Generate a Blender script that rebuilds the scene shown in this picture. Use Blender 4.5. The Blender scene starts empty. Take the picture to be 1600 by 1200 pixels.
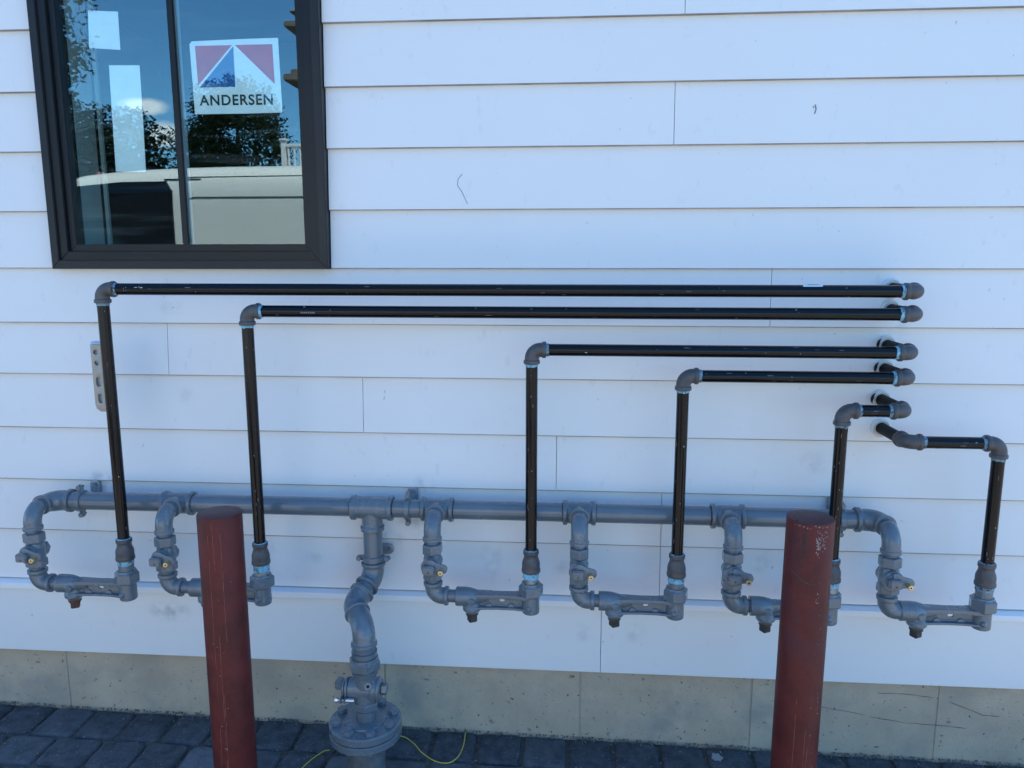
import bpy, bmesh, math, random
from mathutils import Vector, Matrix, noise
C = bpy.context.scene.collection
R = math.radians
random.seed(7)

# ------------------------------------------------------------------ camera
F, YAW, PITCH, ROLL = 1200.0, 0.0754721, 0.1659943, -0.000395
CAM = Vector((0, -2.40095, 1.62))
fw = Vector((-math.sin(YAW)*math.cos(PITCH), math.cos(YAW)*math.cos(PITCH), -math.sin(PITCH)))
rt = Vector((math.cos(YAW), math.sin(YAW), 0)); up = rt.cross(fw)
rt, up = (math.cos(ROLL)*rt + math.sin(ROLL)*up), (-math.sin(ROLL)*rt + math.cos(ROLL)*up)
cd = bpy.data.cameras.new('camera'); cam = bpy.data.objects.new('camera', cd); C.objects.link(cam)
cam.matrix_world = Matrix(((rt.x, up.x, -fw.x, CAM.x), (rt.y, up.y, -fw.y, CAM.y), (rt.z, up.z, -fw.z, CAM.z), (0, 0, 0, 1)))
cd.sensor_width = 36; cd.lens = F/1600*36; cd.clip_start = .05; cd.clip_end = 2000
bpy.context.scene.camera = cam

# ------------------------------------------------------------------ sky and sun
SUN_EL, SUN_AZ = R(62), R(45)            # azimuth from +y (behind the building) towards +x
w = bpy.data.worlds.new('World'); bpy.context.scene.world = w; w.use_nodes = True
nt = w.node_tree; N, L = nt.nodes, nt.links
bg = N['Background']; bg.inputs['Strength'].default_value = .15
sky = N.new('ShaderNodeTexSky'); sky.sky_type = 'NISHITA'; sky.sun_disc = False
sky.sun_elevation = SUN_EL; sky.sun_rotation = SUN_AZ; sky.air_density = 1.0; sky.dust_density = 0; sky.ozone_density = 2.0; sky.altitude = 700
tc = N.new('ShaderNodeTexCoord')
cn = N.new('ShaderNodeTexNoise'); cn.inputs['Scale'].default_value = 14; cn.inputs['Detail'].default_value = 8; cn.inputs['Roughness'].default_value = .55
L.new(tc.outputs['Generated'], cn.inputs['Vector'])
prev = None
for (cx_, cy_, rad, flat_) in ((262, 210, .032, 1.01), (228, 165, .045, 2.2), (352, 235, .030, 2.0), (900, 120, .10, 1.6)):   # a few small fair-weather clouds
    v = (fw + rt*(cx_-800)/F - up*(cy_-600)/F).normalized(); d_ = (v.x, -v.y, v.z)
    sb = N.new('ShaderNodeVectorMath'); sb.operation = 'SUBTRACT'; L.new(tc.outputs['Generated'], sb.inputs[0]); sb.inputs[1].default_value = d_
    ml = N.new('ShaderNodeVectorMath'); ml.operation = 'MULTIPLY'; L.new(sb.outputs[0], ml.inputs[0]); ml.inputs[1].default_value = (1, 1, flat_*1.3)
    ln = N.new('ShaderNodeVectorMath'); ln.operation = 'LENGTH'; L.new(ml.outputs[0], ln.inputs[0])
    q_ = N.new('ShaderNodeMapRange'); q_.inputs['From Min'].default_value = rad; q_.inputs['From Max'].default_value = 0; q_.inputs['To Min'].default_value = 0; q_.inputs['To Max'].default_value = 1.0 if flat_ == 1 else .78; L.new(ln.outputs['Value'], q_.inputs['Value'])
    if prev is None: prev = q_.outputs[0]
    else:
        m_ = N.new('ShaderNodeMath'); m_.operation = 'MAXIMUM'; L.new(prev, m_.inputs[0]); L.new(q_.outputs[0], m_.inputs[1]); prev = m_.outputs[0]
mm = N.new('ShaderNodeMath'); mm.operation = 'MULTIPLY_ADD'; L.new(cn.outputs['Fac'], mm.inputs[0]); mm.inputs[1].default_value = .9; L.new(prev, mm.inputs[2])
cr = N.new('ShaderNodeValToRGB'); cr.color_ramp.elements[0].position = .72; cr.color_ramp.elements[1].position = 1.0; cr.color_ramp.elements[1].color = (.85, .85, .85, 1); L.new(mm.outputs[0], cr.inputs['Fac'])
tn = N.new('ShaderNodeMix'); tn.data_type = 'RGBA'; tn.blend_type = 'MULTIPLY'; tn.inputs['Factor'].default_value = 1; L.new(sky.outputs[0], tn.inputs['A']); tn.inputs['B'].default_value = (.43, .785, 1.03, 1)
mx = N.new('ShaderNodeMix'); mx.data_type = 'RGBA'; L.new(cr.outputs[0], mx.inputs['Factor'])
L.new(tn.outputs['Result'], mx.inputs['A']); mx.inputs['B'].default_value = (8, 8.6, 9.6, 1)
L.new(mx.outputs['Result'], bg.inputs['Color'])
sd = bpy.data.lights.new('sun', 'SUN'); sd.energy = 5.0; sd.angle = R(.53); sd.color = (1, .95, .88)
sun = bpy.data.objects.new('sun', sd); C.objects.link(sun)
sv = Vector((math.sin(SUN_AZ)*math.cos(SUN_EL), math.cos(SUN_AZ)*math.cos(SUN_EL), math.sin(SUN_EL)))
sun.rotation_euler = sv.to_track_quat('Z', 'Y').to_euler(); sun.location = sv*30
sc = bpy.context.scene
sc.view_settings.view_transform = 'Standard'; sc.view_settings.look = 'None'; sc.view_settings.gamma = 1
sc.view_settings.exposure = 1.37
sc.render.engine = 'CYCLES'; sc.cycles.max_bounces = 8; sc.cycles.transparent_max_bounces = 12

# ------------------------------------------------------------------ helpers: tags
def tag(o, label=None, cat=None, group=None, kind=None):
    for k, v in (('label', label), ('category', cat), ('group', group), ('kind', kind)):
        if v: o[k] = v
    return o
def thing(name, label, cat, loc=(0, 0, 0), group=None):
    o = bpy.data.objects.new(name, None); C.objects.link(o); o.location = loc; o.empty_display_size = .05
    return tag(o, label, cat, group)
def finish(bm, ang=38):
    bmesh.ops.recalc_face_normals(bm, faces=bm.faces)
    a = R(ang)
    for f in bm.faces: f.smooth = True
    for e in bm.edges:
        e.smooth = not (len(e.link_faces) == 2 and e.calc_face_angle(0) > a)
def part(name, bm, m, parent=None, label=None, ang=38):
    if isinstance(bm, bmesh.types.BMesh):
        finish(bm, ang); me = bpy.data.meshes.new(name); bm.to_mesh(me); bm.free()
    else: me = bm
    me.name = name
    if m and not me.materials: me.materials.append(m)
    o = bpy.data.objects.new(name, me); C.objects.link(o)
    if parent: o.parent = parent
    if label: o['label'] = label
    return o
def copy_tree(o, parent=None):
    c = o.copy(); C.objects.link(c); c.parent = parent
    for ch in list(o.children): copy_tree(ch, c)
    return c

# ------------------------------------------------------------------ helpers: shapes
def fr(o, d):
    d = Vector(d).normalized(); q = d.to_track_quat('Z', 'Y')
    return Matrix.Translation(Vector(o)) @ q.to_matrix().to_4x4()
def lathe(bm, o, d, prof, n=32, rot=0.0, wob=0.0):
    M = fr(o, d); rings = []
    for (t, r) in prof:
        rings.append([bm.verts.new(M @ Vector((r*math.cos(rot+2*math.pi*i/n), r*math.sin(rot+2*math.pi*i/n), t + (random.uniform(-wob, wob) if wob else 0)))) for i in range(n)])
    for a, b in zip(rings, rings[1:]):
        for i in range(n):
            j = (i+1) % n; bm.faces.new((a[i], a[j], b[j], b[i]))
    bm.faces.new(rings[0][::-1]); bm.faces.new(rings[-1])
    return bm
def cyl(bm, a, b, r, n=32, ch=0.0):
    a, b = Vector(a), Vector(b); h = (b-a).length
    pr = [(0, r-ch), (ch, r), (h-ch, r), (h, r-ch)] if ch else [(0, r), (h, r)]
    return lathe(bm, a, b-a, pr, n)
def hexn(bm, a, b, r, rot=0.0, ch=.003):
    a, b = Vector(a), Vector(b); h = (b-a).length
    return lathe(bm, a, b-a, [(0, r-ch), (ch, r), (h-ch, r), (h, r-ch)], 6, rot)
def path(pts, rad, seg=9):
    out = [Vector(pts[0])]
    for k in range(1, len(pts)-1):
        p, c, q = Vector(pts[k-1]), Vector(pts[k]), Vector(pts[k+1])
        u, v = (p-c).normalized(), (q-c).normalized(); th = u.angle(v)
        r = rad[k-1] if isinstance(rad, (list, tuple)) else rad
        t = min(r/math.tan(th/2), (p-c).length*.98, (q-c).length*.98)
        a, b = c+u*t, c+v*t; ctr = c + (u+v).normalized()*(t/math.cos(th/2)); ra = (a-ctr); rb = (b-ctr)
        for i in range(seg+1):
            out.append(ctr + ra.slerp(rb, i/seg).normalized()*ra.length)
    out.append(Vector(pts[-1])); return out
def sweep(bm, pts, r, n=24):
    pts = [Vector(p) for p in pts]; cl = [pts[0]]
    for p in pts[1:]:
        if (p-cl[-1]).length > 1e-5: cl.append(p)
    pts = cl; tang = [(pts[min(i+1, len(pts)-1)] - pts[max(i-1, 0)]).normalized() for i in range(len(pts))]
    nrm = tang[0].orthogonal().normalized(); rings = []
    for i, p in enumerate(pts):
        if i: nrm = (tang[i-1].rotation_difference(tang[i]) @ nrm)
        nrm = (nrm - tang[i]*nrm.dot(tang[i])).normalized(); bi = tang[i].cross(nrm)
        rr = r(i/(len(pts)-1)) if callable(r) else r
        rings.append([bm.verts.new(p + (nrm*math.cos(2*math.pi*k/n) + bi*math.sin(2*math.pi*k/n))*rr) for k in range(n)])
    for a, b in zip(rings, rings[1:]):
        for i in range(n):
            j = (i+1) % n; bm.faces.new((a[i], a[j], b[j], b[i]))
    bm.faces.new(rings[0][::-1]); bm.faces.new(rings[-1]); return bm
def box(bm, lo, hi, bev=0.0, M=None, seg=2):
    lo, hi = Vector(lo), Vector(hi); t = bmesh.new()
    bmesh.ops.create_cube(t, size=1)
    for v in t.verts: v.co = Vector([(lo[i]+hi[i])/2 + v.co[i]*(hi[i]-lo[i]) for i in range(3)])
    if bev: bmesh.ops.bevel(t, geom=t.edges[:], offset=bev, segments=seg, affect='EDGES')
    if M: t.transform(M)
    merge(bm, t); return bm
def merge(bm, t):
    me = bpy.data.meshes.new('t'); t.to_mesh(me); t.free(); bm.from_mesh(me); bpy.data.meshes.remove(me)
def plate(outline, holes, thick, bev=0.0, res=1):
    """flat plate in local xy with real holes, extruded +-thick/2 along z; returns a mesh"""
    cu = bpy.data.curves.new('c', 'CURVE'); cu.dimensions = '2D'; cu.fill_mode = 'BOTH'; cu.extrude = thick/2-bev; cu.bevel_depth = bev; cu.bevel_resolution = res
    for poly in [outline]+holes:
        s = cu.splines.new('POLY'); s.points.add(len(poly)-1); s.use_cyclic_u = True
        for p, q in zip(s.points, poly): p.co = (q[0], q[1], 0, 1)
    o = bpy.data.objects.new('c', cu); C.objects.link(o)
    me = bpy.data.meshes.new_from_object(o.evaluated_get(bpy.context.evaluated_depsgraph_get()))
    bpy.data.objects.remove(o); bpy.data.curves.remove(cu); return me
def disc2(cx, cy, r, n=20, sx=1, sy=1): return [(cx+r*sx*math.cos(2*math.pi*i/n), cy+r*sy*math.sin(2*math.pi*i/n)) for i in range(n)]
def slot2(cx, cy, r, h, n=10):
    return [(cx+r*math.cos(a), cy+h/2+r*math.sin(a)) for a in [math.pi*i/n for i in range(n+1)]] + [(cx+r*math.cos(a), cy-h/2+r*math.sin(a)) for a in [math.pi+math.pi*i/n for i in range(n+1)]]
def plate_bm(outline, holes, thick, M, bev=0.0):
    me = plate(outline, holes, thick, bev); b = bmesh.new(); b.from_mesh(me); bpy.data.meshes.remove(me)
    bmesh.ops.remove_doubles(b, verts=b.verts[:], dist=1e-6); b.transform(M); return b
def fuse(bm, vox=.0016, sm=4):
    """melt overlapping solids into one cast-metal surface"""
    bmesh.ops.recalc_face_normals(bm, faces=bm.faces)
    me = bpy.data.meshes.new('f'); bm.to_mesh(me); bm.free()
    o = bpy.data.objects.new('f', me); C.objects.link(o)
    m = o.modifiers.new('r', 'REMESH'); m.mode = 'VOXEL'; m.voxel_size = vox; m.use_smooth_shade = True
    s = o.modifiers.new('s', 'SMOOTH'); s.factor = .5; s.iterations = sm
    out = bpy.data.meshes.new_from_object(o.evaluated_get(bpy.context.evaluated_depsgraph_get()))
    bpy.data.objects.remove(o); bpy.data.meshes.remove(me)
    out.polygons.foreach_set('use_smooth', [True]*len(out.polygons)); return out

# ------------------------------------------------------------------ materials
def mat(name, col, rough=.5, metal=0.0, spec=.5, vary=.0, vscale=8.0, bump=0.0, bscale=60.0, rvary=0.0, spots=None, coat=0.0):
    m = bpy.data.materials.new(name); m.use_nodes = True; n, l = m.node_tree.nodes, m.node_tree.links
    b = n['Principled BSDF']; b.inputs['Base Color'].default_value = (*col, 1); b.inputs['Roughness'].default_value = rough
    b.inputs['Metallic'].default_value = metal; b.inputs['Specular IOR Level'].default_value = spec; b.inputs['Coat Weight'].default_value = coat
    g = n.new('ShaderNodeNewGeometry'); last = None
    if vary or rvary:
        t = n.new('ShaderNodeTexNoise'); t.inputs['Scale'].default_value = vscale; t.inputs['Detail'].default_value = 6; t.inputs['Roughness'].default_value = .6
        l.new(g.outputs['Position'], t.inputs['Vector'])
        if vary:
            x = n.new('ShaderNodeMix'); x.data_type = 'RGBA'; r = n.new('ShaderNodeValToRGB')
            r.color_ramp.elements[0].position = .35; r.color_ramp.elements[1].position = .65
            l.new(t.outputs['Fac'], r.inputs['Fac']); l.new(r.outputs[0], x.inputs['Factor'])
            x.inputs['A'].default_value = (*[c*(1-vary) for c in col], 1); x.inputs['B'].default_value = (*[min(1, c*(1+vary)) for c in col], 1)
            l.new(x.outputs['Result'], b.inputs['Base Color']); last = x.outputs['Result']
        if rvary:
            q = n.new('ShaderNodeMapRange'); q.inputs['To Min'].default_value = max(.02, rough-rvary); q.inputs['To Max'].default_value = min(1, rough+rvary)
            l.new(t.outputs['Fac'], q.inputs['Value']); l.new(q.outputs[0], b.inputs['Roughness'])
    for (scol, sscale, lo, hi, stretch) in (spots or []):
        mpn = n.new('ShaderNodeMapping'); mpn.inputs['Scale'].default_value = stretch; l.new(g.outputs['Position'], mpn.inputs['Vector'])
        t = n.new('ShaderNodeTexNoise'); t.inputs['Scale'].default_value = sscale; t.inputs['Detail'].default_value = 4; t.inputs['Roughness'].default_value = .6; l.new(mpn.outputs[0], t.inputs['Vector'])
        r = n.new('ShaderNodeValToRGB'); r.color_ramp.elements[0].position = lo; r.color_ramp.elements[1].position = hi
        l.new(t.outputs['Fac'], r.inputs['Fac'])
        x = n.new('ShaderNodeMix'); x.data_type = 'RGBA'; l.new(r.outputs[0], x.inputs['Factor'])
        if last: l.new(last, x.inputs['A'])
        else: x.inputs['A'].default_value = (*col, 1)
        x.inputs['B'].default_value = (*scol, 1); last = x.outputs['Result']; l.new(last, b.inputs['Base Color'])
    if bump:
        t = n.new('ShaderNodeTexNoise'); t.inputs['Scale'].default_value = bscale; t.inputs['Detail'].default_value = 5
        l.new(g.outputs['Position'], t.inputs['Vector'])
        p = n.new('ShaderNodeBump'); p.inputs['Strength'].default_value = bump; p.inputs['Distance'].default_value = .002
        l.new(t.outputs['Fac'], p.inputs['Height']); l.new(p.outputs[0], b.inputs['Normal'])
    return m

def smudge_mat(name, col, places, dark):
    """painted boards with fine grain, faint scuffs and paint overspray where the brackets were sprayed in place"""
    m = mat(name, col, .48, vary=.012, vscale=1.7, bump=.12, bscale=420,
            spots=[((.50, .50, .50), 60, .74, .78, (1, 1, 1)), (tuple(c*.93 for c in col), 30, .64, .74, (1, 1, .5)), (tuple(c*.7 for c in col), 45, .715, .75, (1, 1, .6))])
    n, l = m.node_tree.nodes, m.node_tree.links; b = n['Principled BSDF']
    prev = b.inputs['Base Color'].links[0].from_socket; g = n.new('ShaderNodeNewGeometry')
    t = n.new('ShaderNodeTexNoise'); t.inputs['Scale'].default_value = 26; t.inputs['Detail'].default_value = 6; l.new(g.outputs['Position'], t.inputs['Vector'])
    tr = n.new('ShaderNodeMapRange'); tr.inputs['From Min'].default_value = .38; tr.inputs['From Max'].default_value = .68; l.new(t.outputs['Fac'], tr.inputs['Value'])
    acc = None
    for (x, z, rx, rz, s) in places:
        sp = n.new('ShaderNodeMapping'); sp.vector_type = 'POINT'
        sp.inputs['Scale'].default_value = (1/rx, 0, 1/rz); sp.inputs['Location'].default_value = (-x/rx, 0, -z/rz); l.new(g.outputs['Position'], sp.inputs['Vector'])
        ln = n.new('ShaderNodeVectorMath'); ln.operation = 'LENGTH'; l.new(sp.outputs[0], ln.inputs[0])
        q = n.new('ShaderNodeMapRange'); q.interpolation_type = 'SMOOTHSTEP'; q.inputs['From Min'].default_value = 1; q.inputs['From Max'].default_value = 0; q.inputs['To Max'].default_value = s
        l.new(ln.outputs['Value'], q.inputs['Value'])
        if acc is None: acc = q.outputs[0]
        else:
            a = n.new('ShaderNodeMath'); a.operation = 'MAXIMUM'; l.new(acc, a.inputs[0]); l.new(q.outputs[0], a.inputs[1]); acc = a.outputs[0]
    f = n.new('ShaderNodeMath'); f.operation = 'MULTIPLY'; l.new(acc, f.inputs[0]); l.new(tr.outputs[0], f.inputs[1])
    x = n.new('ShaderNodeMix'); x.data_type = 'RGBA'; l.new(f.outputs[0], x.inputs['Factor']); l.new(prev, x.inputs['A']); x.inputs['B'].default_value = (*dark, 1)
    l.new(x.outputs['Result'], b.inputs['Base Color']); return m

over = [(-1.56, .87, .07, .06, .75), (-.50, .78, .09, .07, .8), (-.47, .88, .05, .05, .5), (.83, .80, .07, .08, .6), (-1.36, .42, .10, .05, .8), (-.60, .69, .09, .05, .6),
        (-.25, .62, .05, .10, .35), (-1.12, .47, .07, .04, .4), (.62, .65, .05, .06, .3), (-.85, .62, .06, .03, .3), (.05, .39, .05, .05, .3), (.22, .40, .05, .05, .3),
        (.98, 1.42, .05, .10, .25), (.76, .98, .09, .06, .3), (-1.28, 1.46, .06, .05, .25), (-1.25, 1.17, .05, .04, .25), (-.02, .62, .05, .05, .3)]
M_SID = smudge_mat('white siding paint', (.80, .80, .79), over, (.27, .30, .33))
M_TRIM = mat('white trim paint', (.84, .84, .84), .38, vary=.02, vscale=3)
M_CONC = mat('cast concrete', (.48, .395, .29), .92, vary=.13, vscale=4.5, bump=.8, bscale=120,
             spots=[((.07, .065, .06), 58, .655, .675, (1, 1, 1)), ((.15, .13, .11), 105, .66, .69, (1, 1, 1.3)), ((.21, .18, .15), 22, .64, .69, (1, 1, 1.8)), ((.36, .32, .26), 5, .50, .70, (1, 1, 1)), ((.43, .40, .34), 9, .60, .8, (1, 1, 3))])
M_BLK = mat('black window cladding', (.009, .010, .012), .36, spec=.35, vary=.1, vscale=5)
M_BLK2 = mat('dark bronze casing', (.017, .019, .021), .38, spec=.35, vary=.1, vscale=5)
M_JAMB = mat('primed window jamb', (.42, .46, .44), .6)
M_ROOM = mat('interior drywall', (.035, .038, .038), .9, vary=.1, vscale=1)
M_GREY = mat('grey enamel', (.128, .158, .182), .24, vary=.06, vscale=14, bump=.10, bscale=140, rvary=.08, coat=.45,
             spots=[((.30, .34, .37), 55, .72, .78, (1, 1, 1))])
M_GREYC = mat('grey enamel on casting', (.128, .158, .180), .26, vary=.08, vscale=24, bump=.35, bscale=420, rvary=.08, coat=.45,
              spots=[((.29, .33, .35), 70, .70, .76, (1, 1, 1)), ((.10, .075, .06), 38, .74, .78, (1, 1, 1))])
M_PIPE = mat('black lacquered steel pipe', (.0045, .005, .0065), .16, vary=.2, vscale=30, bump=.03, bscale=90, rvary=.05, spec=.30,
             spots=[((.07, .07, .075), 60, .745, .775, (1, 1, 1)), ((.016, .013, .012), 16, .70, .78, (1, 1, 1))])
M_IRON = mat('dark malleable iron', (.085, .080, .080), .45, metal=.15, vary=.22, vscale=40, bump=.45, bscale=520, rvary=.12,
             spots=[((.10, .075, .06), 30, .66, .78, (1, 1, 1))])
M_DOPE = mat('pale blue thread sealant', (.20, .46, .60), .55, vary=.22, vscale=120, bump=.5, bscale=300, spots=[((.09, .15, .18), 75, .55, .62, (1, 1, 1)), ((.45, .66, .74), 110, .62, .68, (1, 1, 1))])
M_DOPE2 = mat('thin thread sealant smear', (.16, .28, .35), .5, vary=.3, vscale=120, bump=.5, bscale=300, spots=[((.03, .035, .04), 100, .52, .6, (1, 1, 1))])
M_ZINC = mat('bare threaded nipple', (.30, .31, .31), .42, metal=.7, vary=.2, vscale=90)
M_BRASS = mat('brass', (.72, .55, .28), .32, metal=.85, vary=.1, vscale=60)
M_DARK = mat('dark hole', (.01, .01, .01), .9)
M_PLUG = mat('bare dark plug', (.052, .046, .042), .6, metal=.2, vary=.3, vscale=70, bump=.4, bscale=300)
M_RUST = mat('rusty plug', (.11, .045, .03), .75, vary=.35, vscale=70, bump=.5, bscale=300)
M_MAROON = mat('maroon paint', (.098, .0145, .012), .50, spec=.3, vary=.26, vscale=13, bump=.6, bscale=85, rvary=.10,
               spots=[((.22, .09, .085), 10, .76, .79, (11, 11, .45)), ((.25, .13, .12), 60, .765, .785, (1, 1, .35)), ((.075, .022, .03), 6, .56, .7, (1, 1, .6)), ((.03, .015, .018), 34, .73, .77, (1, 1, 1))])
M_CAULK = mat('white sealant', (.72, .73, .70), .7, vary=.05, vscale=40, bump=.5, bscale=90)
M_CHROME = mat('zinc plated bolt', (.62, .64, .64), .25, metal=.9)
M_ALU = mat('brushed aluminium', (.33, .32, .30), .4, metal=.55, vary=.08, vscale=50)
M_VIAL = mat('pale vial liquid', (.25, .38, .42), .15)
M_BLUE = mat('blue end cap', (.36, .52, .72), .5)
M_WIRE = mat('yellow wire insulation', (.62, .52, .09), .45)
M_SAND = mat('joint sand', (.085, .083, .075), .95, vary=.35, vscale=60, bump=1, bscale=260, spots=[((.26, .25, .22), 190, .66, .70, (1, 1, 1))])
M_BOUNCE = mat('light concrete apron', (.23, .200, .165), .9, vary=.15, vscale=3, bump=.6, bscale=90)  # unseen ground, made pale to bounce warm sunlight onto the wall
M_PAPER = mat('white film', (.88, .92, .94), .6, vary=.04, vscale=20)
M_RED = mat('printed red', (.60, .03, .035), .6, vary=.12, vscale=22)
M_NAVY = mat('printed blue', (.012, .11, .36), .6, vary=.08, vscale=22)
M_INK = mat('printed black', (.012, .02, .022), .6)
M_PENCIL = mat('pencil line', (.16, .16, .18), .8)

# glass: thin clear pane with a low-e style mirror reflection
M_GLASS = bpy.data.materials.new('window glass'); M_GLASS.use_nodes = True
n, l = M_GLASS.node_tree.nodes, M_GLASS.node_tree.links
n.remove(n['Principled BSDF']); tr = n.new('ShaderNodeBsdfTransparent'); tr.inputs[0].default_value = (.90, .97, .96, 1)
gl = n.new('ShaderNodeBsdfGlossy'); gl.inputs['Roughness'].default_value = 0; gl.inputs['Color'].default_value = (.88, 1, .97, 1)
lw = n.new('ShaderNodeLayerWeight'); pw = n.new('ShaderNodeMath'); pw.operation = 'POWER'; pw.inputs[1].default_value = 4; l.new(lw.outputs['Facing'], pw.inputs[0])
fz = n.new('ShaderNodeMapRange'); fz.inputs['To Min'].default_value = .11; l.new(pw.outputs[0], fz.inputs['Value']); ms = n.new('ShaderNodeMixShader')
l.new(fz.outputs[0], ms.inputs[0]); l.new(tr.outputs[0], ms.inputs[1]); l.new(gl.outputs[0], ms.inputs[2]); df = n.new('ShaderNodeBsdfDiffuse'); df.inputs[0].default_value = (.8, .85, .85, 1)
g = n.new('ShaderNodeNewGeometry'); mpg = n.new('ShaderNodeMapping'); mpg.inputs['Rotation'].default_value = (0, R(-52), 0); mpg.inputs['Scale'].default_value = (.8, 1, 10); l.new(g.outputs['Position'], mpg.inputs['Vector'])
tg = n.new('ShaderNodeTexNoise'); tg.inputs['Scale'].default_value = 3.2; tg.inputs['Detail'].default_value = 7; l.new(mpg.outputs[0], tg.inputs['Vector'])
qg = n.new('ShaderNodeMapRange'); qg.inputs['From Min'].default_value = .52; qg.inputs['From Max'].default_value = .8; qg.inputs['To Max'].default_value = .035; l.new(tg.outputs['Fac'], qg.inputs['Value'])
m2 = n.new('ShaderNodeMixShader'); l.new(qg.outputs[0], m2.inputs[0]); l.new(ms.outputs[0], m2.inputs[1]); l.new(df.outputs[0], m2.inputs[2]); l.new(m2.outputs[0], n['Material Output'].inputs[0])

# ------------------------------------------------------------------ the building
def gz(x): return -.005 - .017*x
WX0, WX1, WZ0, WZ1 = -1.647, -.749, 1.578, 2.95        # window rough outline
BX0, BX1 = -6.5, 2.05
bld = thing('building', 'white lap sided building on a bare concrete base', 'building', (0, 0, 0))
Zs = [2.301, 2.119, 1.940, 1.757, 1.579, 1.4042, 1.2353, 1.054, .8745, .696, .518]
z = 2.301; tops = []
while z < 3.25: z += .178; tops.append(z)
Zs = tops[::-1] + Zs
joints = {1.940: [.2985], 2.301: [.318], 1.4042: [.6045], 1.2353: [-1.299], 1.054: [-.661], .8745: [-.038], .696: [.303], .518: [.300, -1.52+.02]}
bm = bmesh.new()
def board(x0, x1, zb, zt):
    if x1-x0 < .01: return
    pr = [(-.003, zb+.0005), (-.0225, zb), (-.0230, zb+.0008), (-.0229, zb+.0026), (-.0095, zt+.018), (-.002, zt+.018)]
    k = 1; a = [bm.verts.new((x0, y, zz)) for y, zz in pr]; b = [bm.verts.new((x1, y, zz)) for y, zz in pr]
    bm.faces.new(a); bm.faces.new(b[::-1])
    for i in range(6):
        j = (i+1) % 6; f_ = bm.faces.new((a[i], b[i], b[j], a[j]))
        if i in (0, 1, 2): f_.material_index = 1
rnd = random.Random(3)
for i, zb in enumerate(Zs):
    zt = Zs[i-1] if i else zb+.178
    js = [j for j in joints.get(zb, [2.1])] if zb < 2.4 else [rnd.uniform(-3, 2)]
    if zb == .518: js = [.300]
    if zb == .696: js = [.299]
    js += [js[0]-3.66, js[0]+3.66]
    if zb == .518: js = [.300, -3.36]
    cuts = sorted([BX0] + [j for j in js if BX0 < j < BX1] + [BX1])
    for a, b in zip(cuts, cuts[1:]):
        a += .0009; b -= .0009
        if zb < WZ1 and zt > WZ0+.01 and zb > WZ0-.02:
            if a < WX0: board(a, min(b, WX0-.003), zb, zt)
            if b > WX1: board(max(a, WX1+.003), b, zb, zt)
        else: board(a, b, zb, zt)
# L8 board has the joint seen at px 1182 (between header rows)
sd_o = part('lap_siding', bm, M_SID, bld, ang=20); sd_o.data.materials.append(mat('grimy cut board edge', (.30, .29, .28), .8, vary=.25, vscale=6))  # second slot paints the lap shadow line along the board bottoms
bm = bmesh.new()   # sheathing with the window opening, side and rear walls
box(bm, (BX0, 0, .272), (WX0, .14, 3.35)); box(bm, (WX1, 0, .272), (BX1, .14, 3.35)); box(bm, (WX0, 0, .272), (WX1, .14, WZ0)); box(bm, (WX0, 0, WZ1), (WX1, .14, 3.35))
box(bm, (BX0-.02, .14, .2), (BX0+.12, 8, 3.35)); box(bm, (BX1-.12, .14, .2), (BX1+.02, 8, 3.35)); box(bm, (BX0-.02, 8, .2), (BX1+.02, 8.14, 3.35))
part('wall', bm, mat('sheathing', (.7, .7, .68), .8), bld)
bm = bmesh.new(); box(bm, (BX0-.15, -.12, 3.36), (BX1+.15, 8.3, 3.5), .01); part('roof', bm, mat('roof membrane', (.12, .12, .12), .9), bld)
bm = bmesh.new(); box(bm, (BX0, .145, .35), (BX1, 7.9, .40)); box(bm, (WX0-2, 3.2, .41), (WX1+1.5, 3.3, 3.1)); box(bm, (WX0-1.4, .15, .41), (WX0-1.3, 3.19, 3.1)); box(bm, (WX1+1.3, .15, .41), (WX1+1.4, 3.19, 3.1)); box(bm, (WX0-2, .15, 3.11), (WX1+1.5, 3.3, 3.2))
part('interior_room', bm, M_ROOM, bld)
bm = bmesh.new()   # sloped drip ledge
def prism_x(bm, x0, x1, pr):
    a = [bm.verts.new((x0, y, zz)) for y, zz in pr]; b = [bm.verts.new((x1, y, zz)) for y, zz in pr]; k = len(pr)
    bm.faces.new(a); bm.faces.new(b[::-1])
    for i in range(k): j = (i+1) % k; bm.faces.new((a[i], b[i], b[j], a[j]))
prism_x(bm, BX0, BX1, [(-.001, .5235), (-.0185, .5172), (-.0440, .5090), (-.0450, .5075), (-.0450, .4900), (-.0440, .4890), (-.001, .4890)])
part('drip_ledge', bm, M_TRIM, bld, ang=20)
bm = bmesh.new()
for a, b in ((BX0, -3.3), (-3.3, .1138), (.1138, BX1)): box(bm, (a+.0008, -.031, .2545), (b-.0008, -.001, .4885), .0012, seg=1)
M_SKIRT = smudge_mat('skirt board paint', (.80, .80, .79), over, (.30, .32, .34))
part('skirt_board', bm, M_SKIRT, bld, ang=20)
bm = bmesh.new()   # foundation with formwork seams
fx = [BX0, -3.1, -1.767, -.62, .049, .6165, 1.213, BX1]
for a, b in zip(fx, fx[1:]):
    d = rnd.uniform(-.0015, .0015); box(bm, (a+.0022, d, -.5), (b-.0022, .2, .27), .0015, seg=1)
box(bm, (BX0, .004, -.5), (BX1, .19, .268))
part('foundation', bm, M_CONC, bld)
bm = bmesh.new()   # hairline cracks
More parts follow.
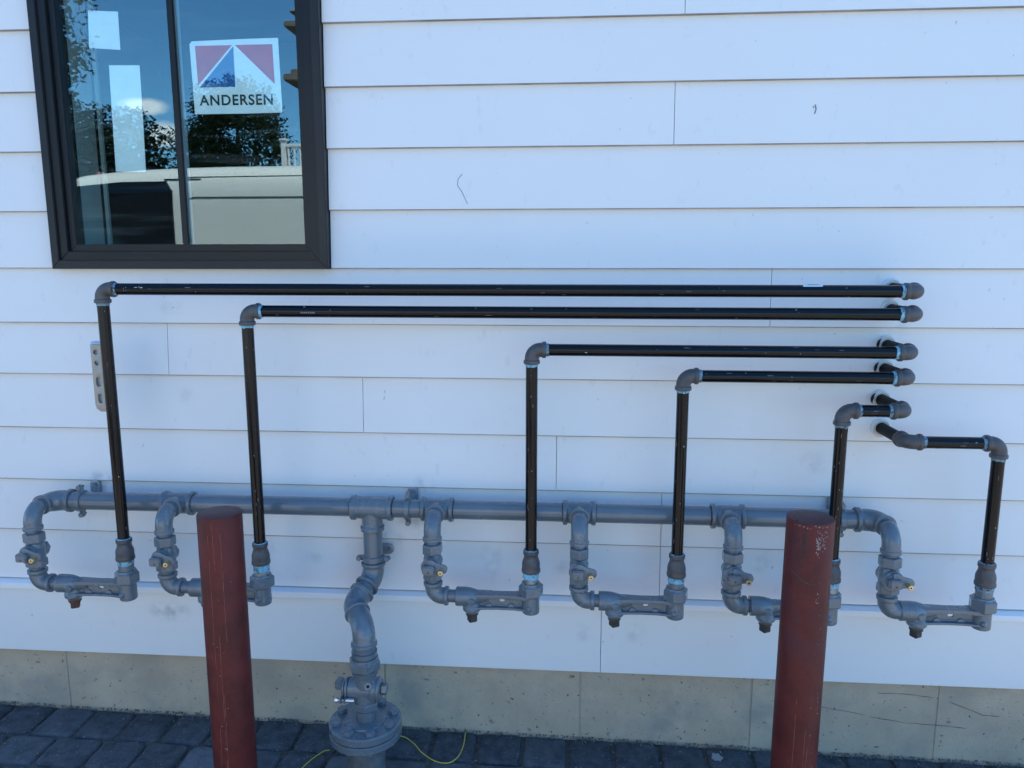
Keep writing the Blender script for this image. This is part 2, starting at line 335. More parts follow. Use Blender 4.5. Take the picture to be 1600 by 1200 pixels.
def crack(pts):
    q = []
    for a, b in zip(pts, pts[1:]):
        for k in range(6):
            t = k/6; q.append(Vector((a[0]+(b[0]-a[0])*t, -.0012, a[1]+(b[1]-a[1])*t+rnd.uniform(-.0012, .0012))))
    q.append(Vector((pts[-1][0], -.0012, pts[-1][1]))); sweep(bm, q, lambda u: .0003+.0007*abs(math.sin(u*9+len(q))), 5)
crack([(.83, .148), (.98, .125)]); crack([(1.0, .118), (1.12, .102), (1.26, .095), (1.31, .09)]); crack([(1.02, .205), (1.12, .204), (1.2, .195)]); crack([(1.25, .182), (1.36, .14), (1.41, .138)])
part('crack', bm, mat('crack', (.14, .125, .11), .9), bld)
bm = bmesh.new()   # pencil tick and nail scuffs on the boards
sweep(bm, [(-.3321, -.0162, 1.8633), (-.344, -.0172, 1.8483), (-.3462, -.0185, 1.8294), (-.3327, -.0198, 1.8104), (-.3154, -.0222, 1.7741)], .0009, 5)
part('pencil_mark', bm, M_PENCIL, bld)
bm = bmesh.new(); sweep(bm, [(.700, -.0162, 2.05), (.703, -.0171, 2.037), (.699, -.0180, 2.024)], .0015, 5); sweep(bm, [(.694, -.0165, 2.045), (.697, -.0168, 2.041)], .0014, 5)
part('pencil_mark', bm, M_PENCIL, bld)
for (x, zz) in ((.121, .365), (.535, .40), (-1.41, .667), (-1.27, 1.455), (1.48, .46)): part('nail_mark', cyl(bmesh.new(), (x, -.0185, zz), (x, -.0315 if zz < .48 else -.0205, zz), .0016, 8), M_PENCIL, bld)

# window (part of the building), frames as sub-parts
def frame_bm(x0, x1, z0, z1, wd, y0, y1, bev=.002):
    bm = bmesh.new()
    o = [(x0, z0), (x1, z0), (x1, z1), (x0, z1)]; i = [(x0+wd, z0+wd), (x1-wd, z0+wd), (x1-wd, z1-wd), (x0+wd, z1-wd)]
    for k in range(4):
        j = (k+1) % 4; t = bmesh.new()
        vs = []
        for yy in (y0, y1): vs.append([t.verts.new((p[0], yy, p[1])) for p in (o[k], o[j], i[j], i[k])])
        t.faces.new(vs[0]); t.faces.new(vs[1][::-1])
        for a in range(4): b = (a+1) % 4; t.faces.new((vs[0][a], vs[0][b], vs[1][b], vs[1][a]))
        bmesh.ops.recalc_face_normals(t, faces=t.faces)
        ed = [e for e in t.edges if abs(e.verts[0].co.y-y0) < 1e-6 and abs(e.verts[1].co.y-y0) < 1e-6]
        bmesh.ops.bevel(t, geom=ed, offset=bev, segments=2, affect='EDGES'); merge(bm, t)
    return bm
win = part('window', frame_bm(WX0, WX1, WZ0, WZ1, .026, -.045, .02), M_BLK2, bld)
part('frame', frame_bm(WX0+.026, WX1-.026, WZ0+.026, WZ1-.026, .028, -.037, .02), M_BLK, win)
part('sash', frame_bm(WX0+.0545, WX1-.0545, WZ0+.0545, WZ1-.0545, .0225, -.026, .018, .0015), M_BLK, win)
GX0, GX1, GZ0, GZ1 = WX0+.077, WX1-.077, WZ0+.077, WZ1-.077
mc = -1.2125
GX1 = -.826
bm = bmesh.new(); box(bm, (mc-.011, -.0215, GZ0), (mc+.011, -.0122, GZ1), .003); box(bm, (GX0, -.0215, 2.62), (mc-.0112, -.0122, 2.642), .003); box(bm, (mc+.0112, -.0215, 2.62), (GX1, -.0122, 2.642), .003); part('muntin', bm, M_BLK, win)
bm = bmesh.new(); box(bm, (GX0-.002, -.0105, GZ0-.002), (GX1+.002, -.0065, GZ1+.002)); part('glass_pane', bm, M_GLASS, win)
bm = bmesh.new(); box(bm, (mc-.010, .0125, GZ0), (mc+.010, .020, GZ1), .002); part('inner_grille', bm, mat('interior grille', (.30, .36, .40), .6), win)
bm = bmesh.new()
box(bm, (WX0+.052, .021, WZ0+.03), (GX0-.004, .135, WZ1-.03), .002); box(bm, (GX1+.008, .021, WZ0+.03), (WX1-.02, .135, WZ1-.03), .002); box(bm, (WX0+.052, .021, WZ0+.03), (WX1-.02, .134, GZ0-.008), .002)
part('jamb', bm, M_JAMB, win)
bm = bmesh.new(); box(bm, (WX0+.07, .15, WZ0-.05), (GX0+.004, .168, WZ1), .003); part('interior_casing', bm, M_JAMB, win)

# films stuck inside the glass
def sheet(name, pts, y, m, label, cat, group=None):
    bm = bmesh.new(); a = [bm.verts.new((x, y, zz)) for x, zz in pts]; b = [bm.verts.new((x, y+.0004, zz)) for x, zz in pts]; k = len(pts)
    bm.faces.new(a); bm.faces.new(b[::-1])
    for i in range(k): j = (i+1) % k; bm.faces.new((a[i], b[i], b[j], a[j]))
    o = part(name, bm, m)
    if label: tag(o, label, cat, group)
    return o
sheet('window_film', [(-1.4792, 2.3581), (-1.3843, 2.3523), (-1.3859, 2.2422), (-1.4855, 2.2497)], -.0050, M_PAPER, 'small square white film label high in the left window pane', 'label', 'blank films on the window glass')
sheet('window_film', [(-1.4267, 2.1984), (-1.3286, 2.1966), (-1.331, 2.02), (-1.3344, 1.8794), (-1.4326, 1.8802), (-1.430, 2.04)], -.0050, M_PAPER, 'tall narrow white film strip below the square one in the left pane', 'label', 'blank films on the window glass')
st = sheet('window_sticker', [(-1.158, 2.2625), (-1.0, 2.266), (-.8883, 2.2672), (-.887, 2.16), (-.8855, 2.0517), (-1.0, 2.050), (-1.1625, 2.0498), (-1.164, 2.15), (-1.1658, 2.2542)], -.0050, M_PAPER,
           'white sticker with red and blue triangles and black lettering in the right pane', 'sticker')
def flat(name, pts, m, y=-.0054):
    o = sheet(name, pts, y, m, None, None); o.parent = st; return o
flat('red_triangle', [(-1.1484, 2.2487), (-1.0325, 2.2492), (-1.1466, 2.1345)], M_RED); flat('red_triangle', [(-1.0235, 2.2492), (-.907, 2.2494), (-.9054, 2.1345)], M_RED)
flat('blue_triangle', [(-1.1415, 2.1284), (-1.0295, 2.1284), (-1.0288, 2.2455)], M_NAVY)
def text(body, x, y, z, size, width, m, parent, off=0.0):
    cu = bpy.data.curves.new('t', 'FONT'); cu.body = body; cu.size = size; cu.offset = off; cu.space_character = 1.12
    o = bpy.data.objects.new('t', cu); C.objects.link(o)
    me = bpy.data.meshes.new_from_object(o.evaluated_get(bpy.context.evaluated_depsgraph_get())); bpy.data.objects.remove(o)
    xs = [v.co.x for v in me.vertices]; zs = [v.co.y for v in me.vertices]; k = width/(max(xs)-min(xs)); x0, z0 = min(xs), min(zs)
    for v in me.vertices: v.co = Vector((x + (v.co.x-x0)*k, y, z + (v.co.y-z0)*k))
    me.materials.clear(); me.materials.append(m); o = bpy.data.objects.new('lettering', me); C.objects.link(o); o.parent = parent; return o
text('ANDERSEN', -1.1455, -.0056, 2.0745, .04, .232, M_INK, st, .0009)
text('TM', -.9115, -.0056, 2.1005, .01, .008, M_INK, st)

# ------------------------------------------------------------------ ground
bm = bmesh.new()
prng = random.Random(11); col = bm.loops.layers.color.new('tone')
def paver(x0, x1, y0, y1):
    t = bmesh.new(); g = .0045; cx, cy = (x0+x1)/2, (y0+y1)/2; hx, hy = (x1-x0)/2-g, (y1-y0)/2-g; r = prng.uniform(.014, .024)
    ring = []
    for (sx_, sy_, a0) in ((1, 1, 0), (-1, 1, 90), (-1, -1, 180), (1, -1, 270)):
        rr = r*prng.uniform(.7, 1.4)
        for k in range(4):
            a = R(a0+30*k); ring.append((cx+sx_*(hx-rr)+rr*math.cos(a)+prng.uniform(-.0008, .0008), cy+sy_*(hy-rr)+rr*math.sin(a)+prng.uniform(-.0008, .0008)))
    dz = prng.uniform(-.002, .002); tx, ty = prng.uniform(-.012, .012), prng.uniform(-.012, .012)
    rings = []
    for (ins, zz) in ((0, -.04), (0, -.011), (.0028, -.0048), (.008, -.0012), (.016, 0)):
        rings.append([t.verts.new((cx+(x-cx)*(1-ins/hx), cy+(y-cy)*(1-ins/hy), gz(x)+zz+dz+tx*(x-cx)+ty*(y-cy))) for x, y in ring])
    for a, b in zip(rings, rings[1:]):
        for i in range(16): j = (i+1) % 16; t.faces.new((a[i], a[j], b[j], b[i]))
    t.faces.new(rings[-1]); tl = t.loops.layers.color.new('tone'); v = prng.random()*.6 + (.4 if row else 0)  # rows past the first painted lighter, as if open to more sky
    for f in t.faces:
        for lp in f.loops: lp[tl] = (v, prng.random(), v, 1)
    merge(bm, t)
y = -.001; row = 0
while y > -.62:
    dpt = .162 if row % 2 == 0 else .150; off = [-3.5+.013, -3.5-.045, -3.5+.06][row % 3]; x = off
    while x < 3.1:
        wd = .152 if row % 3 != 1 else prng.choice((.15, .15, .165)); paver(x, x+wd, y-dpt, y); x += wd
    y -= dpt; row += 1
M_PAV = bpy.data.materials.new('dark grey pavers'); M_PAV.use_nodes = True; n, l = M_PAV.node_tree.nodes, M_PAV.node_tree.links; b = n['Principled BSDF']
at = n.new('ShaderNodeVertexColor'); at.layer_name = 'tone'; g = n.new('ShaderNodeNewGeometry'); t = n.new('ShaderNodeTexNoise'); t.inputs['Scale'].default_value = 22; t.inputs['Detail'].default_value = 8; t.inputs['Roughness'].default_value = .7
l.new(g.outputs['Position'], t.inputs['Vector']); sp = n.new('ShaderNodeSeparateColor'); l.new(at.outputs[0], sp.inputs[0])
ad = n.new('ShaderNodeMath'); ad.operation = 'MULTIPLY_ADD'; l.new(sp.outputs[0], ad.inputs[0]); ad.inputs[1].default_value = .42; l.new(t.outputs['Fac'], ad.inputs[2])
cr = n.new('ShaderNodeValToRGB'); cr.color_ramp.elements[0].position = .38; cr.color_ramp.elements[0].color = (.034, .039, .046, 1); cr.color_ramp.elements[1].position = .95; cr.color_ramp.elements[1].color = (.135, .148, .162, 1)
l.new(ad.outputs[0], cr.inputs['Fac'])
t2 = n.new('ShaderNodeTexNoise'); t2.inputs['Scale'].default_value = 150; t2.inputs['Detail'].default_value = 3; l.new(g.outputs['Position'], t2.inputs['Vector'])
c2 = n.new('ShaderNodeValToRGB'); c2.color_ramp.elements[0].position = .67; c2.color_ramp.elements[1].position = .73; l.new(t2.outputs['Fac'], c2.inputs['Fac'])
x = n.new('ShaderNodeMix'); x.data_type = 'RGBA'; l.new(c2.outputs[0], x.inputs['Factor']); l.new(cr.outputs[0], x.inputs['A']); x.inputs['B'].default_value = (.32, .31, .28, 1)
l.new(x.outputs['Result'], b.inputs['Base Color']); b.inputs['Roughness'].default_value = .88
bp = n.new('ShaderNodeBump'); bp.inputs['Strength'].default_value = .8; bp.inputs['Distance'].default_value = .003; l.new(t2.outputs['Fac'], bp.inputs['Height']); l.new(bp.outputs[0], b.inputs['Normal'])
tag(part('pavement', bm, M_PAV, ang=60), kind='structure')
bm = bmesh.new(); vs = [bm.verts.new((x, y, gz(x)-.011)) for x, y in ((-3.52, -.80), (3.2, -.80), (3.2, .03), (-3.52, .03))]; bm.faces.new(vs)
bmesh.ops.subdivide_edges(bm, edges=bm.edges[:], cuts=50, use_grid_fill=True)
for v in bm.verts: v.co.z += .004*noise.noise(v.co*30)
tag(part('joint_sand', bm, M_SAND), kind='structure')
# loose grit gathered along the wall and in the joints
bm = bmesh.new()
for k in range(1500):
    xx = prng.uniform(-2.3, 1.8); yy = -abs(prng.gauss(0, .012)) - .002 if k < 1150 else prng.uniform(-.5, 0); s = prng.uniform(.0012, .0036)
    t = bmesh.new(); bmesh.ops.create_icosphere(t, subdivisions=1, radius=s)
    for v in t.verts: v.co *= prng.uniform(.7, 1.3)
    t.transform(Matrix.Translation((xx, yy, gz(xx)+s*.4+(.001 if k > 1150 else prng.uniform(0, .004))))); merge(bm, t)
tag(part('grit', bm, mat('grit', (.16, .15, .13), .9, vary=.6, vscale=200)), 'fine loose grit lying along the foot of the concrete base', 'grit', kind='stuff')
bm = bmesh.new()
vs = [bm.verts.new((x, y, zz)) for x, y, zz in ((-400, -400, -.08), (400, -400, -.08), (400, 400, -.08), (-400, 400, -.08))]; bm.faces.new(vs)
tag(part('ground', bm, M_BOUNCE), kind='structure')

# ------------------------------------------------------------------ header manifold
HY, HZ, VY, HR = -.10, .8295, -.20, .0292       # header axis, valve plane, header radius
BXS = [-1.6865, -1.2555, -.4095, .0358, .4885, .9390]
RXS = [-1.3900, -.9500, -.1090, .3258, .7745, 1.2105]
SX = -.6205
hd = thing('header_manifold', 'long horizontal grey header pipe running across the wall above the valve loops', 'pipe manifold', (-1.6865, HY, HZ))
H0 = Vector(hd.location)
def lp(x, y, z): return Vector((x, y, z)) - H0
def tee_run(bm, x, hw, rb, rc, cw):
    lathe(bm, lp(x-hw, HY, HZ), (1, 0, 0), [(0, rc-.002), (.002, rc), (cw, rc), (cw+.004, rb), (2*hw-cw-.004, rb), (2*hw-cw, rc), (2*hw-.002, rc), (2*hw, rc-.002)], 40)
def branch_tee(x):
    bm = bmesh.new(); tee_run(bm, x, .051, .0335, .0385, .012)
    lathe(bm, lp(x, HY, HZ), (0, -1, 0), [(0, .0275), (.040, .0275), (.043, .0315), (.050, .0315), (.052, .030)], 36)
    return fuse(bm, .0015, 2)
for x in BXS[1:5]:
    t = part('tee', branch_tee(x), M_GREYC, hd)
bm = bmesh.new(); tee_run(bm, -.6186, .067, .0355, .0400, .014)
lathe(bm, lp(SX, HY, HZ), (0, 0, -1), [(0, .033), (.055, .033), (.060, .038), (.072, .038), (.074, .036)], 40)
bm2 = bmesh.new(); merge(bm, bm2); part('supply_tee', fuse(bm, .0015, 2), M_GREYC, hd)
cuts = [BXS[0]+.05, BXS[1], -.6186, BXS[2], BXS[3], BXS[4], BXS[5]-.05]
for a, b in zip(cuts, cuts[1:]):
    part('pipe', cyl(bmesh.new(), lp(a, HY, HZ), lp(b, HY, HZ), HR, 48), M_GREY, hd)
M_GAP = mat('unpainted thread line', (.035, .036, .038), .7)
for c_, h_ in [(x, .051) for x in BXS[1:5]]+[(-.6186, .067)]:
    for s_ in (-1, 1):
        if random.random() < .8: part('thread_line', cyl(bmesh.new(), lp(c_+s_*(h_-.002), HY, HZ), lp(c_+s_*(h_+random.uniform(.0015, .0035)), HY, HZ), HR+.0006, 48), M_GAP, hd)
def end_elbow(x, s):
    bm = bmesh.new()
    sweep(bm, path([lp(x+s*.070, HY, HZ), lp(x, HY, HZ), lp(x, HY-.055, HZ)], .046, 12), lambda t: .0335 if t < .45 else .0335-.006*(t-.45)/.55, 36)
    lathe(bm, lp(x+s*.072, HY, HZ), (-s, 0, 0), [(0, .036), (.002, .038), (.013, .038), (.017, .033)], 40)
    lathe(bm, lp(x, HY-.056, HZ), (0, 1, 0), [(0, .030), (.002, .032), (.012, .032), (.015, .028)], 36)
    return fuse(bm, .0015, 2)
part('end_elbow', end_elbow(BXS[0], 1), M_GREYC, hd); part('end_elbow', end_elbow(BXS[5], -1), M_GREYC, hd)

# ------------------------------------------------------------------ valve loops (six copies)
# local frame: x=0 valve axis, y=0 valve plane, z=0 header height; parts of the meter bar sit at the outlet
def make_loop():
    r = thing('valve_loop', 'x', 'gas valve loop', (0, 0, 0), 'grey valve loops hanging from the header pipe')
    bm = bmesh.new()   # street elbow: from the tee outlet towards the viewer and down
    sweep(bm, path([(0, .068, 0), (0, 0, 0), (0, 0, -.055)], .044, 14), lambda t: .0215 if t < .12 else min(.0262, .0215+(t-.12)*.06), 32)
    lathe(bm, (0, 0, -.066), (0, 0, 1), [(0, .0268), (.0015, .0295), (.0115, .0295), (.0135, .0258)], 36)
    part('street_elbow', fuse(bm, .0013, 2), M_GREYC, r)
    for z0_, z1_ in ((-.085, -.05), (-.205, -.172)): part('nipple', cyl(bmesh.new(), (0, 0, z0_), (0, 0, z1_), .0198, 32), M_GREY, r)
    bm = bmesh.new()   # valve body
    cyl(bm, (0, 0, -.186), (0, 0, -.073), .0232, 32)
    hexn(bm, (0, 0, -.106), (0, 0, -.074), .0320, R(30), .003); hexn(bm, (0, 0, -.187), (0, 0, -.160), .0318, R(30), .003)
    lathe(bm, (0, 0, -.172), (0, 0, 1), [(0, .025), (.014, .0285), (.05, .0285), (.066, .025)], 32)
    cyl(bm, (0, -.030, -.138), (0, .034, -.138), .0265, 32, .003); hexn(bm, (0, .033, -.138), (0, .046, -.138), .0215, 0, .003)
    part('valve_body', fuse(bm, .0013, 2), M_GREYC, r)
    bm = bmesh.new(); lathe(bm, (0, -.028, -.138), (0, -1, 0), [(0, .0305), (.007, .0305), (.009, .0285), (.0095, .024), (.013, .023), (.014, .021)], 40)
    vb = part('valve_cap', bm, M_GREYC, r)
    bm = bmesh.new(); box(bm, (-.0215, -.066, -.150), (.0155, -.038, -.1235), .0035, seg=3); vh = part('valve_head', bm, M_GREYC, r)
    bm = bmesh.new(); cyl(bm, (-.003, -.0665, -.1415), (-.003, -.060, -.1415), .0022, 14); part('pin_hole', bm, M_DARK, vh)
    bm = bmesh.new()   # lock wing: a tear shaped ear to the right of the head
    out = []
    for k in range(13): a = R(-90+180*k/12); out.append((.0385+.0125*math.cos(a), -.1360+.0125*math.sin(a)))
    out += [(.020, -.118), (.006, -.110), (-.006, -.110), (-.004, -.150), (.012, -.152)]
    M = Matrix.Translation((0, -.0465, 0)) @ Matrix.Rotation(R(90), 4, 'X')
    merge(bm, plate_bm(out, [], .009, M, .0015)); part('lock_wing', bm, M_GREYC, r)
    bm = bmesh.new(); lathe(bm, (.0345, -.0515, -.1405), (0, -1, 0), [(0, .0066), (.010, .0066), (.0125, .0078), (.018, .0078), (.0195, .0064)], 20)
    pin = part('lock_pin', bm, M_BRASS, r); part('pin_hole', cyl(bmesh.new(), (.0345, -.0702, -.1405), (.0345, -.0712, -.1405), .0026, 12), M_DARK, pin)
    bm = bmesh.new()   # lower elbow
    zb = -.2420
    sweep(bm, path([(0, 0, zb+.044), (0, 0, zb), (.046, 0, zb)], .030, 12), .0255, 32)
    lathe(bm, (0, 0, zb+.047), (0, 0, -1), [(0, .0268), (.0015, .0295), (.0115, .0295), (.0135, .0255)], 36)
    lathe(bm, (.048, 0, zb), (-1, 0, 0), [(0, .0268), (.0015, .0295), (.0115, .0295), (.0135, .0255)], 36)
    part('elbow', fuse(bm, .0013, 2), M_GREYC, r)
    part('nipple', cyl(bmesh.new(), (.03, 0, zb), (.10, 0, zb), .0196, 32), M_GREY, r)
    # meter bar, built with its outlet at x = 0 and then shifted
    bm = bmesh.new()
    lathe(bm, (-.2300, 0, zb), (1, 0, 0), [(0, .0275), (.002, .0292), (.028, .0292), (.045, .0275), (.060, .0235), (.078, .0165), (.10, .012)], 40)
    lathe(bm, (-.1810, 0, zb+.004), (0, 0, -1), [(0, .020), (.026, .024), (.034, .0285), (.044, .0285), (.050, .023), (.054, .021)], 36)
    bm3 = bmesh.new(); cyl(bm3, (-.1800, -.012, zb-.006), (-.1800, -.0315, zb-.008), .0115, 20, .002); merge(bm, bm3)
    # channel section: top flange, bottom flange, web, flared towards both ends
    for (z0, z1, yy) in ((zb+.002, zb+.0145, .0215), (zb-.0335, zb-.0265, .0205)):
        pts = [(-.19, -yy), (-.16, -yy), (-.10, -yy*.78), (-.05, -yy*.85), (-.01, -yy*1.25), (-.01, yy*1.25), (-.05, yy*.85), (-.10, yy*.78), (-.16, yy), (-.19, yy)]
        t = bmesh.new(); a = [t.verts.new((x, y, z0)) for x, y in pts]; b = [t.verts.new((x, y, z1)) for x, y in pts]; t.faces.new(a[::-1]); t.faces.new(b)
        for i in range(len(pts)): j = (i+1) % len(pts); t.faces.new((a[i], a[j], b[j], b[i]))
        merge(bm, t)
    web = plate_bm([(-.185, zb-.032), (-.01, zb-.032), (-.01, zb+.010), (-.185, zb+.010)], [[(-.088+.0085*math.cos(2*math.pi*k/16), zb-.0085+.0052*math.sin(2*math.pi*k/16)) for k in range(16)]], .006, Matrix.Rotation(R(90), 4, 'X'))
    merge(bm, web)
    for xx in (-.128, -.060): cyl(bm, (xx, -.001, zb-.026), (xx, -.0088, zb-.026), .010, 14)
    lathe(bm, (0, 0, zb-.046), (0, 0, 1), [(0, .022), (.003, .0262), (.012, .0268), (.030, .0262), (.058, .0262)], 36)
    cyl(bm, (-.006, -.02, zb-.0225), (-.006, -.0315, zb-.0225), .0085, 16, .002); cyl(bm, (-.006, -.030, zb-.0225), (-.006, -.034, zb-.0225), .0045, 12)
    bar = part('meter_bar', fuse(bm, .0012, 2), M_GREYC, r)
    bm = bmesh.new(); lathe(bm, (-.181, 0, zb-.049), (0, 0, -1), [(0, .0195), (.008, .0195), (.009, .0165), (.0145, .0158)], 24)
    box(bm, (-.181-.0125, -.0125, zb-.080), (-.181+.0125, .0125, zb-.062), .002, Matrix.Translation((-.181, 0, 0)) @ Matrix.Rotation(R(28), 4, 'Z') @ Matrix.Translation((.181, 0, 0))); pl = part('drain_plug', bm, M_PLUG, r)
    bm = bmesh.new(); hexn(bm, (0, 0, zb+.010), (0, 0, zb+.048), .0375, R(12), .005); lathe(bm, (0, 0, zb+.044), (0, 0, 1), [(0, .030), (.008, .028)], 32); nu = part('union_nut', bm, M_GREYC, r)
    return r, [bar, pl, nu]
loop0, _ = make_loop()
LL = ['grey valve loop hanging from the far left end of the header, rusty plug below it',
      'grey valve loop whose meter bar passes behind the left maroon bollard',
      'grey valve loop immediately right of the central supply pipe and its header clamp',
      'grey valve loop hanging midway between the supply pipe and the right bollard',
      'grey valve loop whose meter bar passes behind the right maroon bollard',
      'grey valve loop hanging from the right end of the header, right of both bollards']
ROT = [R(0), R(2), R(0), R(0), R(-5), R(-7)]
for i, (bx, rx) in enumerate(zip(BXS, RXS)):
    o = loop0 if i == 0 else copy_tree(loop0)
    o.location = (bx, VY, HZ); o['label'] = LL[i]
    for ch in o.children:
        if ch.name.split('.')[0] in ('meter_bar', 'drain_plug', 'union_nut'): ch.location.x = rx-bx
        if ch.name.split('.')[0] in ('valve_cap', 'valve_head', 'lock_wing', 'lock_pin'):
            pass
        if i == 0 and ch.name.startswith('drain_plug'):
            ch.data = ch.data.copy() if i else ch.data
    if i == 0: first = o
for ch in first.children:
    if ch.name.startswith('drain_plug'):
        ch.data = ch.data.copy(); ch.data.materials[0] = M_RUST; ch['label'] = 'rusty brown plug'

# ------------------------------------------------------------------ black pipe runs
ZC = [1.5215, 1.4583, 1.3513, 1.2798, 1.1852, 1.0972]; EX = [.9560, .9575, .9540, .9520, .9495, .9560]
PL = ['topmost black pipe run, starting left at the aluminium level and ending at the upper right', 'second highest black pipe run, its riser passing just right of the left bollard',
      'black pipe run third from the top, rising near the middle of the wall', 'black pipe run fourth from the top, rising between the middle and the right bollard',
      'short black pipe run with its riser close behind the right bollard', 'lowest black pipe run, turning down at the far right of the photo']
PR = .0173
M_STUB = mat('dull black pipe', (.006, .0065, .008), .5, spec=.12, vary=.3, vscale=40)
def black_elbow(c, a, b):
    c, a, b = Vector(c), Vector(a), Vector(b); bm = bmesh.new()
    sweep(bm, path([c+a*.036, c, c+b*.036], .026, 12), .0208, 28)
    for d in (a, b): lathe(bm, c+d*.0415, -d, [(0, .0225), (.0015, .0240), (.0100, .0240), (.0130, .0205)], 32)
    return fuse(bm, .0013, 3)
def dope(c, d, t0, t1, r):
    bm = bmesh.new(); n = 28; c, d = Vector(c), Vector(d).normalized(); M = fr(c, d); rings = []
    sd_ = random.random()*50
    for k in range(5):
        ring = []
        for i in range(n):
            a = 2*math.pi*i/n; t = t0+(t1-t0)*k/4
            if k == 4: t += .0025*noise.noise(Vector((math.cos(a)*2+sd_, math.sin(a)*2, 0))) + .0012*random.uniform(-1, 1)
            rr = r + (.0012*noise.noise(Vector((math.cos(a)*3+sd_, math.sin(a)*3, t*300)))) - (.0010 if k == 4 else 0)
            ring.append(bm.verts.new(M @ Vector((rr*math.cos(a), rr*math.sin(a), t))))
        rings.append(ring)
    for a, b in zip(rings, rings[1:]):
        for i in range(n): j = (i+1) % n; bm.faces.new((a[i], a[j], b[j], b[i]))
    bm.faces.new(rings[0][::-1]); bm.faces.new(rings[-1]); return bm
thin = [(1, 1, 0, 0), (0, 0, 0, 0), (0, 1, 0, 1), (0, 1, 0, 1), (1, 1, 1, 0), (1, 1, 1, 1)]
for i in range(6):
    X, ZT, XE = RXS[i], ZC[i], EX[i]; zb = .5876+.052   # top of the union nut
    t = thing('gas_pipe', PL[i], 'gas pipe', (X, VY, zb), 'black gas pipe runs'); o0 = Vector(t.location)
    def q(x, y, z): return Vector((x, y, z))-o0
    s = 1 if i < 6 else -1
    zc0 = .6735   # bottom of coupling
    part('riser', cyl(bmesh.new(), q(X, VY, .735), q(X, VY, ZT-.03), PR, 40), M_PIPE, t)
    if i < 5: hx0, hx1, sgn = X+.03, XE-.03, 1
    else: hx0, hx1, sgn = XE+.03, X-.03, -1
    part('horizontal_run', cyl(bmesh.new(), q(hx0, VY, ZT), q(hx1, VY, ZT), PR, 40), M_PIPE, t)
    part('corner_elbow', black_elbow(q(X, VY, ZT), (0, 0, -1), (sgn, 0, 0)), M_IRON, t)
    part('wall_elbow', black_elbow(q(XE, VY, ZT), (-sgn, 0, 0), (0, 1, 0)), M_IRON, t)
    part('wall_stub', cyl(bmesh.new(), q(XE, VY+.03, ZT), q(XE, .05, ZT), PR, 40), M_STUB, t)
    th = thin[i]
    dm = [M_DOPE2 if k else M_DOPE for k in th]
    part('thread_sealant', dope(q(X, VY, ZT-.0405), (0, 0, -1), 0, .0085, PR+.0012), dm[0], t)
    part('thread_sealant', dope(q(X+sgn*.0405, VY, ZT), (sgn, 0, 0), 0, .0095, PR+.0015), dm[1], t)
    part('thread_sealant', dope(q(XE-sgn*.0405, VY, ZT), (-sgn, 0, 0), 0, .010, PR+.0015), dm[2], t)
    part('thread_sealant', dope(q(XE, VY+.0405, ZT), (0, 1, 0), 0, .006, PR+.001), M_DOPE2, t)
    # reducing coupling, nipple and sealant at the foot
    bm = bmesh.new()
    lathe(bm, q(X, VY, zc0), (0, 0, 1), [(0, .0262), (.0015, .0285), (.011, .0285), (.0125, .0272), (.028, .0272), (.034, .0262), (.047, .0215), (.056, .0212), (.058, .0238), (.068, .0238), (.0695, .0222)], 40)
    cp = part('reducing_coupling', fuse(bm, .0012, 2), M_IRON, t)
    part('thread_sealant', dope(q(X, VY, zc0+.0685), (0, 0, 1), 0, .0035, PR+.0040), dm[3] if i != 0 else M_DOPE, t)
    part('nipple', cyl(bmesh.new(), q(X, VY, zb-.02), q(X, VY, zc0+.004), .0232 if i != 2 else .0215, 32), M_ZINC if i in (1, 2, 4) else M_GREYC, t)
    part('thread_sealant', dope(q(X, VY, zc0-.0005), (0, 0, -1), 0, (.014, .024, .019, .016, .016, .014)[i], .0247), M_DOPE if i != 5 else M_DOPE2, t)
    # white sealant ring round the sleeve in the wall
    bm = bmesh.new(); n_ = 40; rings = []; sdd = random.random()*40
    for (rr, yy) in ((.028, -.008), (.0300, -.0245), (.0255, -.0290), (PR+.0008, -.0250), (PR+.0008, -.008)):
        rings.append([bm.verts.new(q(XE+(rr + (.0022*noise.noise(Vector((math.cos(2*math.pi*k/n_)*2.2+sdd, math.sin(2*math.pi*k/n_)*2.2, 0))) if rr > .02 else 0))*math.cos(2*math.pi*k/n_) - (.002 if rr > .024 else 0),
                      yy, ZT+(rr + (.0022*noise.noise(Vector((math.cos(2*math.pi*k/n_)*2.2+sdd, math.sin(2*math.pi*k/n_)*2.2, 3))) if rr > .02 else 0))*math.sin(2*math.pi*k/n_))) for k in range(n_)])
    rings.append(rings[0])
    for a, b in zip(rings, rings[1:]):
        for k in range(n_): j = (k+1) % n_; bm.faces.new((a[k], a[j], b[j], b[k]))
    part('wall_sealant', bm, M_CAULK, t)
    if i in (2, 3, 4):
        bm = bmesh.new(); sweep(bm, [q(XE-.0285*math.cos(a)-.001, -.0255, ZT+.0285*math.sin(a)) for a in [R(-25+75*k/10) for k in range(11)]], lambda u: .0006+.0042*math.sin(math.pi*u), 8)
        part('sleeve_gap', bm, M_DARK, t)
